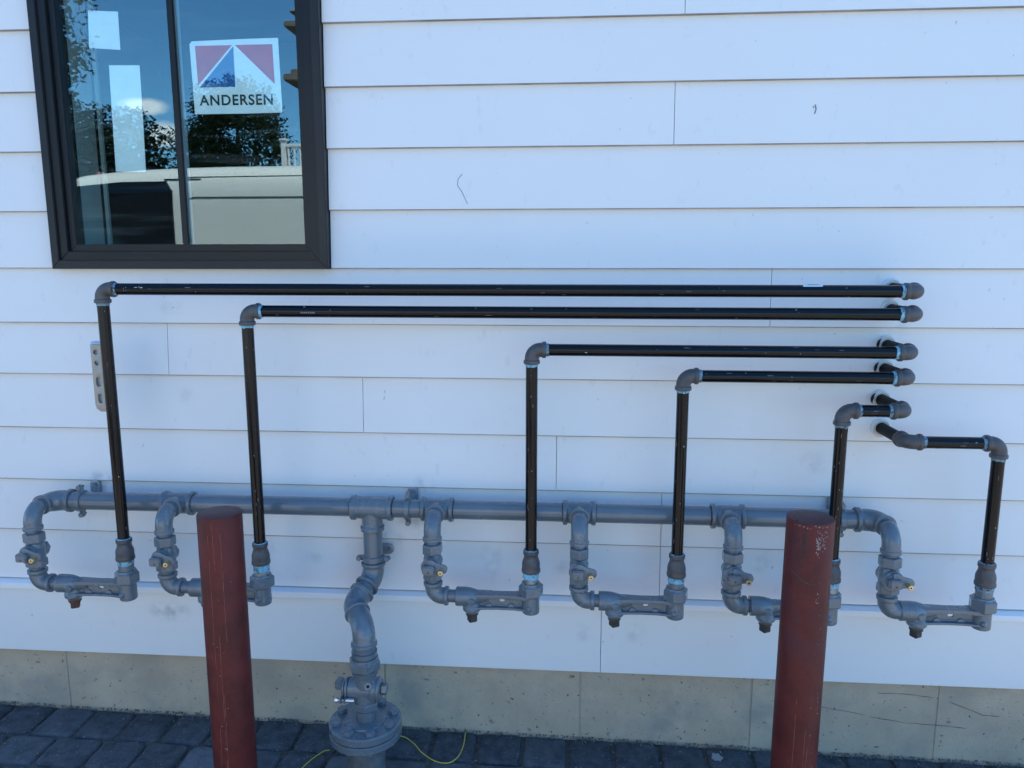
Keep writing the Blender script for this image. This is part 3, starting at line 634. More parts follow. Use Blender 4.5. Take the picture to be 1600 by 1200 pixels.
def flecks(name, root, a, b, pos, m):
    """tiny paint flecks and a worn stencil lying on a pipe"""
    bm = bmesh.new(); a, b = Vector(a), Vector(b); d = (b-a).normalized(); e = d.cross(Vector((0, 1, 0))).normalized(); y = Vector((0, -1, 0))
    for (t, ang, ln_, wd_) in pos:
        c = a+d*t; o_ = Vector(root.location); vs_ = []
        for (u, v) in ((-.5, -.4), (.1, -.5), (.5, -.3), (.45, .4), (-.1, .5), (-.5, .35)):
            g_ = R(ang)+v*wd_/PR; vs_.append(bm.verts.new(c+d*u*ln_+(y*math.cos(g_)+e*math.sin(g_))*(PR+.0003)-o_))
        bm.faces.new(vs_)
    host = [c_ for c_ in root.children if c_.name.startswith('riser' if abs(d.z) > .5 else 'horizontal_run')][0].data   # the marks belong to the pipe's own mesh
    if m.name not in [q_.name for q_ in host.materials]: host.materials.append(m)
    mi = [q_.name for q_ in host.materials].index(m.name)
    for f_ in bm.faces: f_.material_index = mi
    bm.from_mesh(host); bm.to_mesh(host); bm.free()
M_FLK = mat('white fleck', (.55, .57, .60), .6); M_FLK2 = mat('dull scuff', (.10, .10, .105), .6)
for r_ in [o for o in C.objects if o.name.startswith('gas_pipe')]:
    i = min(range(6), key=lambda k: abs(RXS[k]-r_.location.x)); X, ZT, XE = RXS[i], ZC[i], EX[i]; L1 = ZT-.80; L2 = abs(XE-X)-.12
    lo = min(X, XE)+.06
    flecks('paint_fleck', r_, (lo, VY, ZT), (lo+1, VY, ZT), [(random.uniform(0, L2), random.uniform(-70, 70), random.uniform(.001, .007), random.uniform(.0006, .0018)) for k in range(int(1+L2*1.2))], M_FLK)
    flecks('scuff_mark', r_, (lo, VY, ZT), (lo+1, VY, ZT), [(random.uniform(0, L2), random.uniform(-70, 70), random.uniform(.002, .02), random.uniform(.0006, .003)) for k in range(int(4+L2*6))], M_FLK2)
    flecks('paint_fleck', r_, (X, VY, .76), (X, VY, 2), [(random.uniform(0, L1), random.uniform(-70, 70), random.uniform(.001, .005), random.uniform(.0006, .0018)) for k in range(2)], M_FLK)
    flecks('scuff_mark', r_, (X, VY, .76), (X, VY, 2), [(random.uniform(0, L1), random.uniform(-70, 70), random.uniform(.002, .015), random.uniform(.0006, .003)) for k in range(10)], M_FLK2)
    if i == 0: flecks('stencil', r_, (X, VY, ZT), (X+1, VY, ZT), [(.115, 20, .010, .0016), (.132, 18, .008, .0022), (.085, 5, .0015, .012), (.078, 0, .0012, .010), (.125, 24, .003, .002)], M_FLK)
    if i == 1: flecks('stencil', r_, (X, VY, ZT), (X+1, VY, ZT), [(.17+.0055*k, -8, .0035, .0045) for k in range(8)], mat('faded stencil ink', (.22, .23, .24), .6))
# paper tag on the top run
bm = bmesh.new(); a = []; b = []
for k in range(9):
    u = R(10+95*k/8); yy, zz = VY-(PR+.0009)*math.cos(u), 1.5215+(PR+.0009)*math.sin(u)
    a.append(bm.verts.new((.638+.006*k/8, yy, zz))); b.append(bm.verts.new((.700-.012*(1-k/8), yy, zz)))
for k in range(3, 8): bm.faces.new((a[k], a[k+1], b[k+1], b[k]))
for v in [v for v in bm.verts if not v.link_faces]: bm.verts.remove(v)
tg = part('pipe_tag', bm, mat('white tag', (.75, .78, .8), .5)); tag(tg, 'small white paper tag stuck on top of the topmost black pipe', 'tag')
bm = bmesh.new()
for k in range(7):
    u = R(78); box(bm, (.655+k*.0045, VY-.0060, 1.5215+PR+.0010), (.6575+k*.0045, VY-.0012, 1.5215+PR+.0016))
part('print_mark', bm, M_INK, tg)

# ------------------------------------------------------------------ wall brackets
M_PLATE = mat('thinly painted galvanised plate', (.27, .30, .33), .4, metal=.25, vary=.15, vscale=60)
def bracket(loc, axis, label, lugs):
    r = thing('pipe_bracket', label, 'pipe bracket', loc, 'grey clamp brackets holding the pipes to the wall')
    ax = Vector(axis); side = Vector(lugs); bm = bmesh.new()
    lathe(bm, -ax*.0095, ax, [(0, HR+.0005), (0, HR+.0042), (.0015, HR+.0062), (.0175, HR+.0062), (.019, HR+.0042), (.019, HR+.0005)], 40)
    for s in (1, -1):
        c = side*s*(HR+.013)
        lo = Vector([min(0, 0)]*3)
        hx = Vector([abs(v) for v in ax])*.0085 + Vector([abs(v) for v in side])*.0125 + Vector((0, 1, 0))*.0085
        box(bm, c-hx, c+hx, .004, seg=3)
    part('clamp_ring', fuse(bm, .0013, 2), M_GREYC, r)
    for s in (1, -1):
        c = side*s*(HR+.0165); b2 = bmesh.new(); hexn(b2, c+Vector((0, -.008, 0)), c+Vector((0, -.0145, 0)), .0085, 0, .001); cyl(b2, c+Vector((0, -.010, 0)), c+Vector((0, .015, 0)), .0042, 12); part('bolt', b2, M_GREYC, r)
    part('standoff', cyl(bmesh.new(), (0, HR+.002, 0), (0, .083, 0), .008, 16), M_GREYC, r)
    out = disc2(0, 0, .045, 28, .42, 1); out = [(max(-.017, min(.017, x)), y) for x, y in slot2(0, 0, .0165, .062)]
    M = Matrix.Translation((0, .0785, 0)) @ Matrix.Rotation(R(90), 4, 'X')
    if abs(side.x) > .5: M = Matrix.Translation((0, .0785, 0)) @ Matrix.Rotation(R(90), 4, 'Y') @ Matrix.Rotation(R(90), 4, 'X')
    pb = plate_bm(out, [disc2(0, .034, .0045, 14), disc2(0, -.034, .0045, 14)], .005, M, .001); wp = part('wall_plate', pb, M_PLATE, r)
    for s in (1, -1): part('screw', hexn(bmesh.new(), side*s*.034+Vector((0, .0765, 0)), side*s*.034+Vector((0, .071, 0)), .0068, 0, .001), M_ZINC, r)
    return r
bracket((-1.5853, HY, HZ), (1, 0, 0), 'grey clamp bracket near the left end of the header pipe', (0, 0, 1))
bracket((-.5042, HY, HZ), (1, 0, 0), 'grey clamp bracket on the header just right of the supply tee', (0, 0, 1))
bracket((.8270, HY, HZ), (1, 0, 0), 'grey clamp bracket on the header just right of the right maroon bollard', (0, 0, 1))
bracket((SX, HY, .6620), (0, 0, 1), 'grey clamp bracket with side lugs round the vertical supply pipe', (1, 0, 0))

# ------------------------------------------------------------------ supply riser
sr = thing('supply_riser', 'thick grey supply pipe with offset elbows, plug valve and bolted round flange', 'supply pipe', (-.6074, -.30, gz(-.6)))
S0 = Vector(sr.location)
def sp_(x, y, z): return Vector((x, y, z))-S0
FX = -.6074
part('pipe', cyl(bmesh.new(), sp_(SX, HY, .775), sp_(SX, HY, .62), .0302, 40), M_GREY, sr)
p0, p1, p2, p3, p4 = sp_(SX, HY, .645), sp_(SX-.001, HY-.004, .600), sp_(-.661, -.200, .5485), sp_(-.6050, -.292, .522), sp_(-.6035, -.300, .4690)
def ring(bm, c, d, r=.039, w=.013, ri=.034):
    d = Vector(d).normalized(); lathe(bm, Vector(c)-d*w/2, d, [(0, ri), (.001, r-.0015), (.0025, r), (w-.0025, r), (w-.001, r-.0015), (w, ri)], 40)
m12 = (p2-p1).normalized(); j = p1+(p2-p1)*.44
bm = bmesh.new(); sweep(bm, path([p0, p1, j-m12*.008], .05, 12), .0345, 36); ring(bm, p0, (0, 0, 1), .0395); ring(bm, j-m12*.013, m12, .0395); part('elbow', fuse(bm, .0015, 2), M_GREYC, sr)
part('nipple', cyl(bmesh.new(), j-m12*.015, j+m12*.022, .0288, 36), M_GREY, sr)
m23 = (p3-p2).normalized(); j2 = p2+(p3-p2)*.42
bm = bmesh.new(); sweep(bm, path([j+m12*.013, p2, j2], .05, 14), .0350, 36); ring(bm, j+m12*.017, m12, .0405); ring(bm, j2-m23*.004, m23, .0395, .011); part('elbow', fuse(bm, .0015, 2), M_GREYC, sr)
bm = bmesh.new(); sweep(bm, path([j2, p3, p4], .05, 14), .0345, 36); ring(bm, p4+Vector((0, 0, .004)), (0, 0, 1), .0395, .014); part('elbow', fuse(bm, .0015, 2), M_GREYC, sr)
bm = bmesh.new(); lathe(bm, p1+Vector((.004, -.030, -.018)), (0, -1, 0), [(0, .006), (.008, .0055), (.009, .004)], 6); part('bolt', bm, M_GREYC, sr)
UX = -.6035
part('nipple', cyl(bmesh.new(), sp_(UX, -.30, .478), sp_(UX, -.30, .42), .0318, 40), M_GREY, sr)
bm = bmesh.new(); lathe(bm, sp_(UX, -.30, .4520), (0, 0, -1), [(0, .033), (.0015, .0385), (.013, .0385), (.014, .0345), (.018, .0345), (.019, .040), (.030, .041)], 40); part('union_collar', bm, M_GREYC, sr)
bm = bmesh.new(); hexn(bm, sp_(UX, -.30, .4265), sp_(UX, -.30, .3930), .0490, R(8), .005); lathe(bm, sp_(UX, -.30, .395), (0, 0, -1), [(0, .043), (.012, .040), (.026, .0335), (.034, .033)], 40); part('union_nut', bm, M_GREYC, sr)
# plug valve with its barrel lying across
bm = bmesh.new(); VX, VZ = -.604, .3290
lathe(bm, sp_(VX-.050, -.30, VZ), (1, 0, 0), [(0, .030), (.003, .0335), (.070, .0345), (.074, .0375), (.080, .0375), (.082, .035), (.088, .035), (.090, .0375), (.096, .0365), (.099, .030)], 40)
lathe(bm, sp_(VX, -.30, VZ+.045), (0, 0, -1), [(0, .034), (.030, .0335), (.075, .033), (.095, .031)], 40)
part('valve_body', fuse(bm, .0014, 1), M_GREYC, sr)
bm = bmesh.new(); hexn(bm, sp_(VX+.049, -.30, VZ), sp_(VX+.067, -.30, VZ), .0185, R(10), .003); part('plug_nut', bm, M_GREYC, sr)
bm = bmesh.new(); lathe(bm, sp_(VX+.016, -.318, VZ+.017), (.1, -1, .5), [(0, .0135), (.018, .0125), (.020, .0105)], 24); bs = part('grease_fitting', bm, M_GREYC, sr)
bm = bmesh.new(); lathe(bm, sp_(VX+.016, -.318, VZ+.017)+Vector((.1, -1, .5)).normalized()*.0195, (.1, -1, .5), [(0, .0045), (.003, .0045), (.0035, .003)], 14); part('nipple_tip', bm, M_DARK, bs)
bm = bmesh.new()
M = Matrix.Translation(sp_(VX-.053, -.305, VZ)) @ Matrix.Rotation(R(90), 4, 'Y')
merge(bm, plate_bm(disc2(0, 0, .034, 24, 1, .85), [], .007, M, .001)); M = Matrix.Translation(sp_(VX-.064, -.308, VZ-.004)) @ Matrix.Rotation(R(90), 4, 'Y')
merge(bm, plate_bm(disc2(0, 0, .027, 24, 1, .7), [], .007, M, .001)); part('lock_wing', bm, M_GREYC, sr)
bm = bmesh.new(); box(bm, sp_(VX-.090, -.318, VZ-.002), sp_(VX-.066, -.284, VZ+.026), .004, seg=3); part('valve_head', bm, M_GREYC, sr)
bm = bmesh.new(); cyl(bm, sp_(VX-.050, -.338, VZ-.020), sp_(VX-.024, -.338, VZ-.020), .0068, 20, .001); cyl(bm, sp_(VX-.082, -.338, VZ-.020), sp_(VX-.050, -.338, VZ-.020), .0036, 14); hexn(bm, sp_(VX-.084, -.338, VZ-.020), sp_(VX-.073, -.338, VZ-.020), .0072, 0, .001); part('lock_bolt', bm, M_CHROME, sr)
bm = bmesh.new(); box(bm, sp_(VX-.068, -.347, VZ-.029), sp_(VX-.060, -.310, VZ-.011), .003); box(bm, sp_(VX-.0565, -.347, VZ-.029), sp_(VX-.0495, -.310, VZ-.011), .003); part('bolt_ear', bm, M_GREYC, sr)
bm = bmesh.new(); hexn(bm, sp_(VX, -.30, .2885), sp_(VX, -.30, .2640), .0400, R(20), .004); lathe(bm, sp_(VX, -.30, .2645), (0, 0, -1), [(0, .034), (.012, .031), (.036, .030), (.040, .033)], 36); part('hex_collar', bm, M_GREYC, sr)
ft = .2268
bm = bmesh.new(); lathe(bm, sp_(FX, -.30, ft), (0, 0, -1), [(-.004, .058), (-.003, .0635), (-.0005, .065), (0, .070), (0, .106), (.003, .109), (.0225, .109), (.0245, .107)], 72); fl = part('flange', bm, M_GREYC, sr, 'upper flange plate')
bm = bmesh.new(); lathe(bm, sp_(FX, -.30, ft-.0275), (0, 0, -1), [(0, .107), (.002, .109), (.021, .109), (.024, .106), (.026, .080), (.040, .062)], 72); part('flange', bm, M_GREYC, sr, 'lower flange plate')
part('gasket', cyl(bmesh.new(), sp_(FX, -.30, ft-.028), sp_(FX, -.30, ft-.024), .100, 48), M_DARK, sr)
for k in range(8):
    a = R(22.5+45*k+2); c = sp_(FX+.0865*math.cos(a), -.30+.0865*math.sin(a), ft); bm = bmesh.new(); hexn(bm, c+Vector((0, 0, -.0005)), c+Vector((0, 0, .0135)), .0155, random.uniform(0, 1), .0015); part('bolt', bm, M_GREYC, sr); part('nut', lathe(bmesh.new(), c+Vector((0, 0, -.05)), (0, 0, -1), [(0, .0125), (.012, .0125)], 6), M_GREYC, sr)
part('underground_pipe', cyl(bmesh.new(), sp_(FX, -.30, ft-.05), sp_(FX, -.30, gz(FX)-.05), .0570, 48), mat('bare grey coated steel', (.10, .115, .13), .6, vary=.25, vscale=30, bump=.3, bscale=90), sr)

# ------------------------------------------------------------------ bollards
def bollard(x, zt, tilt, label):
    r = thing('bollard', label, 'bollard', (x, -.52, gz(x)), 'maroon steel bollards in front of the pipes'); h = zt-gz(x)
    bm = bmesh.new(); lathe(bm, (0, 0, -.03), (0, 0, 1), [(0, .0572), (h+.026, .0572), (h+.029, .0560)], 72); part('post', bm, M_MAROON, r)
    bm = bmesh.new(); lathe(bm, (0, 0, h-.002), (0, 0, 1), [(0, .0545), (.0012, .0545), (.0016, .0535)], 72); part('cap', bm, mat('maroon cap paint', (.075, .022, .026), .5, vary=.1, vscale=30, bump=.2, bscale=120), r)
    r.rotation_euler = (0, tilt, 0); return r
b1 = bollard(-.9185, .9518, R(.05), 'left maroon steel bollard with long pale vertical scratches')
b2 = bollard(.5990, .9780, R(.25), 'right maroon steel bollard with chipped paint and white flakes near its top')
def marks(parent, h, specs, m, nm):
    """thin paint flakes and scratches lying on the post's surface"""
    bm = bmesh.new(); rr = random.Random(5)
    for (ang, z0, w_, hh, cnt) in specs:
        for k in range(cnt):
            a = ang + rr.gauss(0, w_); zz = z0 + rr.gauss(0, hh); sx_, sz_ = rr.uniform(.0004, .0018), rr.uniform(.0005, .0028)
            pts = []
            for q_ in range(7):
                u = 2*math.pi*q_/7; f = rr.uniform(.6, 1.2); aa = a + sx_*f*math.cos(u)/.0572; pts.append(bm.verts.new((.05745*math.cos(aa), .05745*math.sin(aa), zz+sz_*f*math.sin(u))))
            bm.faces.new(pts)
    part(nm, bm, m, parent)
FL = mat('chipped primer', (.27, .22, .21), .7); BK = mat('black scuff', (.02, .014, .018), .6)
marks(b2, 0, [(R(-86), .943, .05, .018, 60), (R(-72), .955, .12, .014, 40), (R(-80), .80, .03, .02, 5), (R(-70), .55, .10, .25, 26), (R(-52), .52, .03, .02, 12), (R(-90), .985, .5, .0015, 14)], FL, 'paint_chip')
marks(b2, 0, [(R(-118), .945, .07, .022, 150), (R(-140), .955, .10, .02, 60), (R(-128), .90, .05, .015, 30), (R(-75), .955, .1, .02, 30)], BK, 'black_scuff')
marks(b1, 0, [(R(-95), .5, .3, .3, 16)], FL, 'paint_chip')
marks(b1, 0, [(R(-140), .93, .08, .008, 40), (R(-138), .83, .05, .01, 25)], BK, 'black_scuff')
def scratches(parent, lines, m, nm, wd=.0005):
    bm = bmesh.new(); rr = random.Random(9)
    for (a0, z0, a1, z1) in lines:
        n_ = 26; pr = None
        for k in range(n_+1):
            t = k/n_; a = a0+(a1-a0)*t + rr.gauss(0, .004); zz = z0+(z1-z0)*t; ww = wd*rr.uniform(.4, 1.3)/.0572
            cur = (bm.verts.new((.05743*math.cos(a-ww), .05743*math.sin(a-ww), zz)), bm.verts.new((.05743*math.cos(a+ww), .05743*math.sin(a+ww), zz)))
            if pr and rr.random() > .12: bm.faces.new((pr[0], pr[1], cur[1], cur[0]))
            pr = cur
    for v in [v for v in bm.verts if not v.link_faces]: bm.verts.remove(v)
    part(nm, bm, m, parent)
SC = mat('pale scratch', (.19, .065, .06), .6)
scratches(b1, [(R(-98), .93, R(-100), .05), (R(-86), .93, R(-84), .80), (R(-84), .62, R(-86), .03), (R(-81), .45, R(-84), .03), (R(-104), .30, R(-98), .02), (R(-66), .9, R(-66), .6)], SC, 'scratch', .0006)
scratches(b2, [(R(-110), .55, R(-112), .03), (R(-84), .45, R(-90), .02), (R(-76), .4, R(-82), .1)], SC, 'scratch', .0006)
SG = mat('grey scrape', (.04, .038, .042), .6); scratches(b2, [(R(-150), .868, R(-100), .838), (R(-148), .866, R(-98), .836), (R(-120), .848, R(-82), .836), (R(-118), .846, R(-84), .838)], SG, 'scrape', .0016)

# ------------------------------------------------------------------ spirit level standing behind the first riser
lv = thing('spirit_level', 'small aluminium torpedo level with holes, clinging behind the leftmost black riser', 'spirit level', (-1.4265, -.1725, 1.1465))
out = [(-.036+.010, 0), (.022, 0), (.022, .200), (-.036, .200), (-.036, .010)]
out = [(-.012, 0), (.024, 0), (.024, .206), (-.027, .206), (-.027, .020), (-.023, .008)]
M = Matrix.Rotation(R(90), 4, 'X')
hs = [disc2(-.0125, .183, .0082, 20), disc2(-.0120, .150, .0082, 20), slot2(-.0110, .092, .0085, .016), slot2(-.0095, .040, .0080, .016)]
part('body', plate_bm(out, hs, .020, M, .001), M_ALU, lv)
bm = bmesh.new(); box(bm, (-.0265, -.0098, .2062), (.0235, .0098, .2150), .002); part('end_cap', bm, M_BLUE, lv)
for (xx, zz, d) in ((-.0125, .183, (1, 0, 1)), (-.0120, .150, (1, 0, -1)), (-.0105, .092, (0, 0, 1)), (-.009, .040, (0, 0, 1))):
    d = Vector(d).normalized(); c = Vector((xx, .001, zz)); part('vial', cyl(bmesh.new(), c-d*.012, c+d*.012, .0042, 16, .001), M_VIAL, lv)

# ------------------------------------------------------------------ yellow tracer wire
def wire(pts, label):
    q = [Vector(p) for p in pts]; out = []
    for i in range(len(q)-1):
        a, b, c, d = q[max(i-1, 0)], q[i], q[i+1], q[min(i+2, len(q)-1)]
        for k in range(8):
            t = k/8; out.append(.5*((2*b)+(c-a)*t+(2*a-5*b+4*c-d)*t*t+(3*b-a-3*c+d)*t**3))
    out.append(q[-1]); tag(part('tracer_wire', sweep(bmesh.new(), out, .0017, 10), M_WIRE), label, 'wire', 'yellow wires on the pavers')
G = lambda x, y, h=.004: (x, y, gz(x)+h)
wire([G(-.62, -.08), G(-.5542, -.063, .006), G(-.5091, -.09), G(-.467, -.140), G(-.4179, -.177), G(-.3753, -.182), G(-.3487, -.151), G(-.3377, -.093, .006), G(-.3395, -.028, .010), G(-.342, -.012, -.01)], 'curved yellow wire looping on the pavers right of the flange')
wire([G(-.77, -.135, -.01), G(-.7792, -.157, .003), G(-.7900, -.167, .006), G(-.8183, -.213), G(-.84, -.28), G(-.86, -.36), G(-.87, -.42, -.01)], 'short piece of yellow wire on the pavers left of the flange')
bm = bmesh.new()
pr_ = []
for k in range(16):
    a = 2*math.pi*k/16; f = random.uniform(.7, 1.15); pr_.append(bm.verts.new((.5+.020*f*math.cos(a), -.062+.022*f*math.sin(a), gz(.5)+.0016)))
bm.faces.new(pr_); tag(part('paint_spot', bm, mat('pale paint spot', (.33, .34, .33), .8)), 'pale paint spatter on the dark pavers near the right bollard', 'stain')

# ------------------------------------------------------------------ what the window mirrors: the street behind the viewer
M_VAN = mat('white van paint', (.74, .75, .70), .35, vary=.02, vscale=2, coat=.3); M_VGL = mat('tinted van glass', (.006, .008, .010), .08); M_TYRE = mat('tyre rubber', (.02, .02, .02), .8)
M_SEAM = mat('panel gap', (.10, .105, .10), .6); M_RIM = mat('steel rim', (.5, .5, .5), .35, metal=.6); M_PLAST = mat('black plastic', (.03, .03, .03), .5)
VS = -4.0
van = thing('parked_van', 'white van with a dark side window, mirrored in the house window', 'van', (-2.6, VS-1.0, -.08))
def vl(x, y, z): return Vector((x, y, z))-Vector(van.location)
bm = bmesh.new(); st_ = [(-6.15, .55, 1.00, .80), (-6.10, .42, 1.12, .90), (-5.6, .36, 1.30, .97), (-5.25, .34, 1.42, 1.0), (-4.75, .33, 1.92, 1.0), (-4.35, .33, 2.26, 1.0), (-4.05, .33, 2.335, 1.0), (-3.3, .33, 2.375, 1.0), (-2.2, .33, 2.385, 1.0), (-.6, .33, 2.385, 1.0), (.15, .33, 2.37, .995), (.22, .40, 2.30, .98)]
st2 = []
for i in range(len(st_)-1):
    a, b, c, d = st_[max(i-1, 0)], st_[i], st_[i+1], st_[min(i+2, len(st_)-1)]
    for k in range(5):
        t = k/5; st2.append(tuple(.5*((2*b[e])+(c[e]-a[e])*t+(2*a[e]-5*b[e]+4*c[e]-d[e])*t*t+(3*b[e]-a[e]-3*c[e]+d[e])*t**3) for e in range(4)))
st_ = st2 + [st_[-1]]
rings = []
for (x, z0, z1, wf) in st_:
    ring_ = []; hw = 1.0*wf; n_ = 44
    for k in range(n_):
        a = 2*math.pi*k/n_; ca, sa = math.cos(a), math.sin(a); e = .22 if sa > 0 else .25
        yy = hw*math.copysign(abs(ca)**e, ca); zz = (z0+z1)/2+(z1-z0)/2*math.copysign(abs(sa)**e, sa)
        ring_.append(bm.verts.new(vl(x, VS-1.0+yy, zz)))
    rings.append(ring_)
for a, b in zip(rings, rings[1:]):
    for k in range(n_): j = (k+1) % n_; bm.faces.new((a[k], a[j], b[j], b[k]))
bm.faces.new(rings[0][::-1]); bm.faces.new(rings[-1]); part('body', bm, M_VAN, van, ang=50)
def inset(z):
    k = max(0, min(.999, (z-1.357)/1.028)); sa = k**(1/.22); return 1-(1-sa*sa)**.11
def vplate(nm, out, y, m, th=.02):
    M = Matrix.Translation(vl(0, y, 0)) @ Matrix.Rotation(R(90), 4, 'X'); b = plate_bm(out, [], th, M, .003)
    bmesh.ops.triangulate(b, faces=b.faces[:]); bmesh.ops.subdivide_edges(b, edges=[e for e in b.edges if e.calc_length() > .2], cuts=6)
    s = 1 if y > VS-1 else -1
    for v in b.verts: v.co.y -= s*inset(v.co.z+van.location.z)
    return part(nm, b, m, van, ang=60)
def rrect(x0, x1, z0, z1, r):
    o = []
    for cx, cz, a0 in ((x1-r, z1-r, 0), (x0+r, z1-r, 90), (x0+r, z0+r, 180), (x1-r, z0+r, 270)):
        for k in range(6): a = R(a0+18*k); o.append((cx+r*math.cos(a), cz+r*math.sin(a)))
    return o
vplate('side_window', [(-4.85, 1.45), (-3.36, 1.45), (-3.345, 1.6), (-3.345, 2.15), (-3.40, 2.232), (-3.8, 2.228), (-4.22, 2.19), (-4.42, 2.05)], VS+.001, M_VGL)
ys = VS-2.0; vplate('side_window', [(-4.85, 1.45), (-3.36, 1.45), (-3.345, 1.6), (-3.345, 2.15), (-3.40, 2.232), (-3.8, 2.228), (-4.22, 2.19), (-4.42, 2.05)], ys-.001, M_VGL)
bm = bmesh.new(); sweep(bm, path([vl(-3.25, VS, .6), vl(-3.25, VS-inset(2.10), 2.10), vl(-.2, VS-inset(2.10), 2.10)], .10, 8), .006, 8)
part('panel_seam', bm, M_SEAM, van)
bm = bmesh.new(); sweep(bm, [vl(-3.3, VS-inset(2.27), 2.268), vl(-2.2, VS-inset(2.275), 2.275), vl(-.2, VS-inset(2.275), 2.275)], .004, 8); part('roof_seam', bm, M_SEAM, van)
bm = bmesh.new(); box(bm, vl(-3.42, VS-.055, 2.247), vl(-3.10, VS-inset(2.25)+.006, 2.256), .003); part('drip_rail', bm, M_PLAST, van)
bm = bmesh.new(); a = [bm.verts.new(vl(x, y, zz)) for x, y, zz in ((-5.19, VS-.12, 1.475), (-4.42, VS-.14, 2.215), (-4.42, VS-1.86, 2.215), (-5.19, VS-1.88, 1.475))]; b = [bm.verts.new(v.co+Vector((-.03, 0, .03))) for v in a]
bm.faces.new(a); bm.faces.new(b[::-1])
for i in range(4): j = (i+1) % 4; bm.faces.new((a[i], a[j], b[j], b[i]))
part('windscreen', bm, M_VGL, van)
for xx in (-5.25, -.95):
    for yy, s in ((VS-.13, 1), (VS-1.87, -1)):
        wh = part('wheel', lathe(bmesh.new(), vl(xx, yy-s*.12, .26), (0, s, 0), [(0, .30), (.02, .34), (.21, .34), (.245, .31), (.245, .21), (.225, .20)], 36), M_TYRE, van)
        part('rim', lathe(bmesh.new(), vl(xx, yy+s*.10, .26), (0, s, 0), [(0, .20), (.012, .20), (.03, .15), (.02, .06), (.045, .05)], 24), M_RIM, wh)
bm = bmesh.new(); box(bm, vl(-6.22, VS-1.85, .30), vl(-6.0, VS-.15, .55), .04); part('bumper', bm, M_PLAST, van)
bm = bmesh.new(); box(bm, vl(-4.95, VS+.05, 1.42), vl(-4.80, VS+.22, 1.66), .03); box(bm, vl(-4.9, VS-.04, 1.46), vl(-4.86, VS+.06, 1.52), .01); part('wing_mirror', bm, M_PLAST, van)
for yy in (VS-.35, VS-1.65):
    bm = bmesh.new(); box(bm, vl(-6.17, yy-.16, .75), vl(-6.02, yy+.16, .95), .03); part('headlight', bm, mat('lamp glass', (.6, .6, .6), .1), van)

def leafmat(nm, c): return mat(nm, c, .6, vary=.35, vscale=1.2)
M_LEAF = leafmat('leaves', (.045, .075, .028)); M_LEAF2 = leafmat('dark leaves', (.028, .05, .02)); M_BARK = mat('bark', (.10, .08, .06), .9, vary=.3, vscale=10); M_FLOW = mat('pink flowers', (.45, .16, .22), .7)
def tree(nm, label, cat, base, h, crown, cnt, leaf, m, seed, trunk_r=.18, group=None, ball=False, flowers=0):
    """crown = list of (dx,dy,z,rx,ry,rz) lobes filled with small leaf clusters"""
    rr = random.Random(seed); t = thing(nm, label, cat, base, group)
    bm = bmesh.new(); sweep(bm, [(0, 0, -.2), (.05, .02, h*.25), (-.04, .03, h*.5), (0, 0, h*.8)], lambda u: trunk_r*(1-.75*u), 10)
    for (dx, dy, z, rx, ry, rz) in crown:
        sweep(bm, [(0, 0, min(z, h*.7)*.55), (dx*.5, dy*.5, z*.8), (dx, dy, z)], lambda u: trunk_r*.45*(1-.8*u)+.01, 7)
    part('trunk', bm, M_BARK, t)
    vs, fs = [], []; wts = [l_[3]*l_[4]*l_[5] for l_ in crown]
    for k in range(cnt):
        l_ = rr.choices(crown, wts)[0]
        while True:
            p = Vector((rr.uniform(-1, 1), rr.uniform(-1, 1), rr.uniform(-1, 1)))
            if .15 < p.length < 1+.25*noise.noise(p*2.3+Vector((seed, 0, 0))): break
        q_ = Vector((l_[0]+p.x*l_[3], l_[1]+p.y*l_[4], l_[2]+p.z*l_[5]))
        if noise.noise(q_*1.1+Vector((seed*3, 0, 0))) < -.25: continue
        for s_ in range(3):
            c = q_+Vector((rr.gauss(0, leaf), rr.gauss(0, leaf), rr.gauss(0, leaf))); u = Vector((rr.uniform(-1, 1), rr.uniform(-1, 1), rr.uniform(-1, 1))).normalized(); v = u.orthogonal().normalized()
            b0 = len(vs); vs += [c-u*leaf, c+v*leaf*.4, c+u*leaf, c-v*leaf*.4]; fs.append((b0, b0+1, b0+2, b0+3))
    for k in range(cnt//5):   # larger overlapping leaf clumps deep in the crown
        l_ = rr.choices(crown, wts)[0]
        p = Vector((rr.gauss(0, 1), rr.gauss(0, 1), rr.gauss(0, 1))).normalized()*rr.random()**.5*.72
        c = Vector((l_[0]+p.x*l_[3], l_[1]+p.y*l_[4], l_[2]+p.z*l_[5])); u = Vector((rr.uniform(-1, 1), rr.uniform(-1, 1), rr.uniform(-1, 1))).normalized(); v = u.orthogonal().normalized(); g_ = leaf*2.2
        if noise.noise(c*1.1+Vector((seed*3, 0, 0))) < -.12: continue
        b0 = len(vs); vs += [c-u*g_, c+v*g_*.6, c+u*g_, c-v*g_*.6]; fs.append((b0, b0+1, b0+2, b0+3))
    me = bpy.data.meshes.new('crown'); me.from_pydata(vs, [], fs); part('crown', me, m, t)
    if flowers:
        bm = bmesh.new()
        for k in range(flowers):
            l_ = rr.choice(crown); p = Vector((rr.gauss(0, 1), abs(rr.gauss(0, 1)), rr.gauss(0, .7))).normalized(); bmesh.ops.create_icosphere(bm, subdivisions=1, radius=.05, matrix=Matrix.Translation((l_[0]+p.x*l_[3], l_[1]+p.y*l_[4], l_[2]+p.z*l_[5])))
        part('blossom', bm, M_FLOW, t)
    return t
tree('tall_tree', 'tall overhanging leafy tree mirrored at the left edge of the window', 'tree', (-9.0, -9.0, 0), 6.0, [(.75, 0, 5.6, 1.1, 1.0, 1.1), (.85, 0, 4.7, .95, 1.0, .9), (.55, 0, 3.9, .9, 1.0, .8), (-.6, -.4, 6.6, 1.8, 1.6, 1.2)], 9000, .055, M_LEAF2, 3)
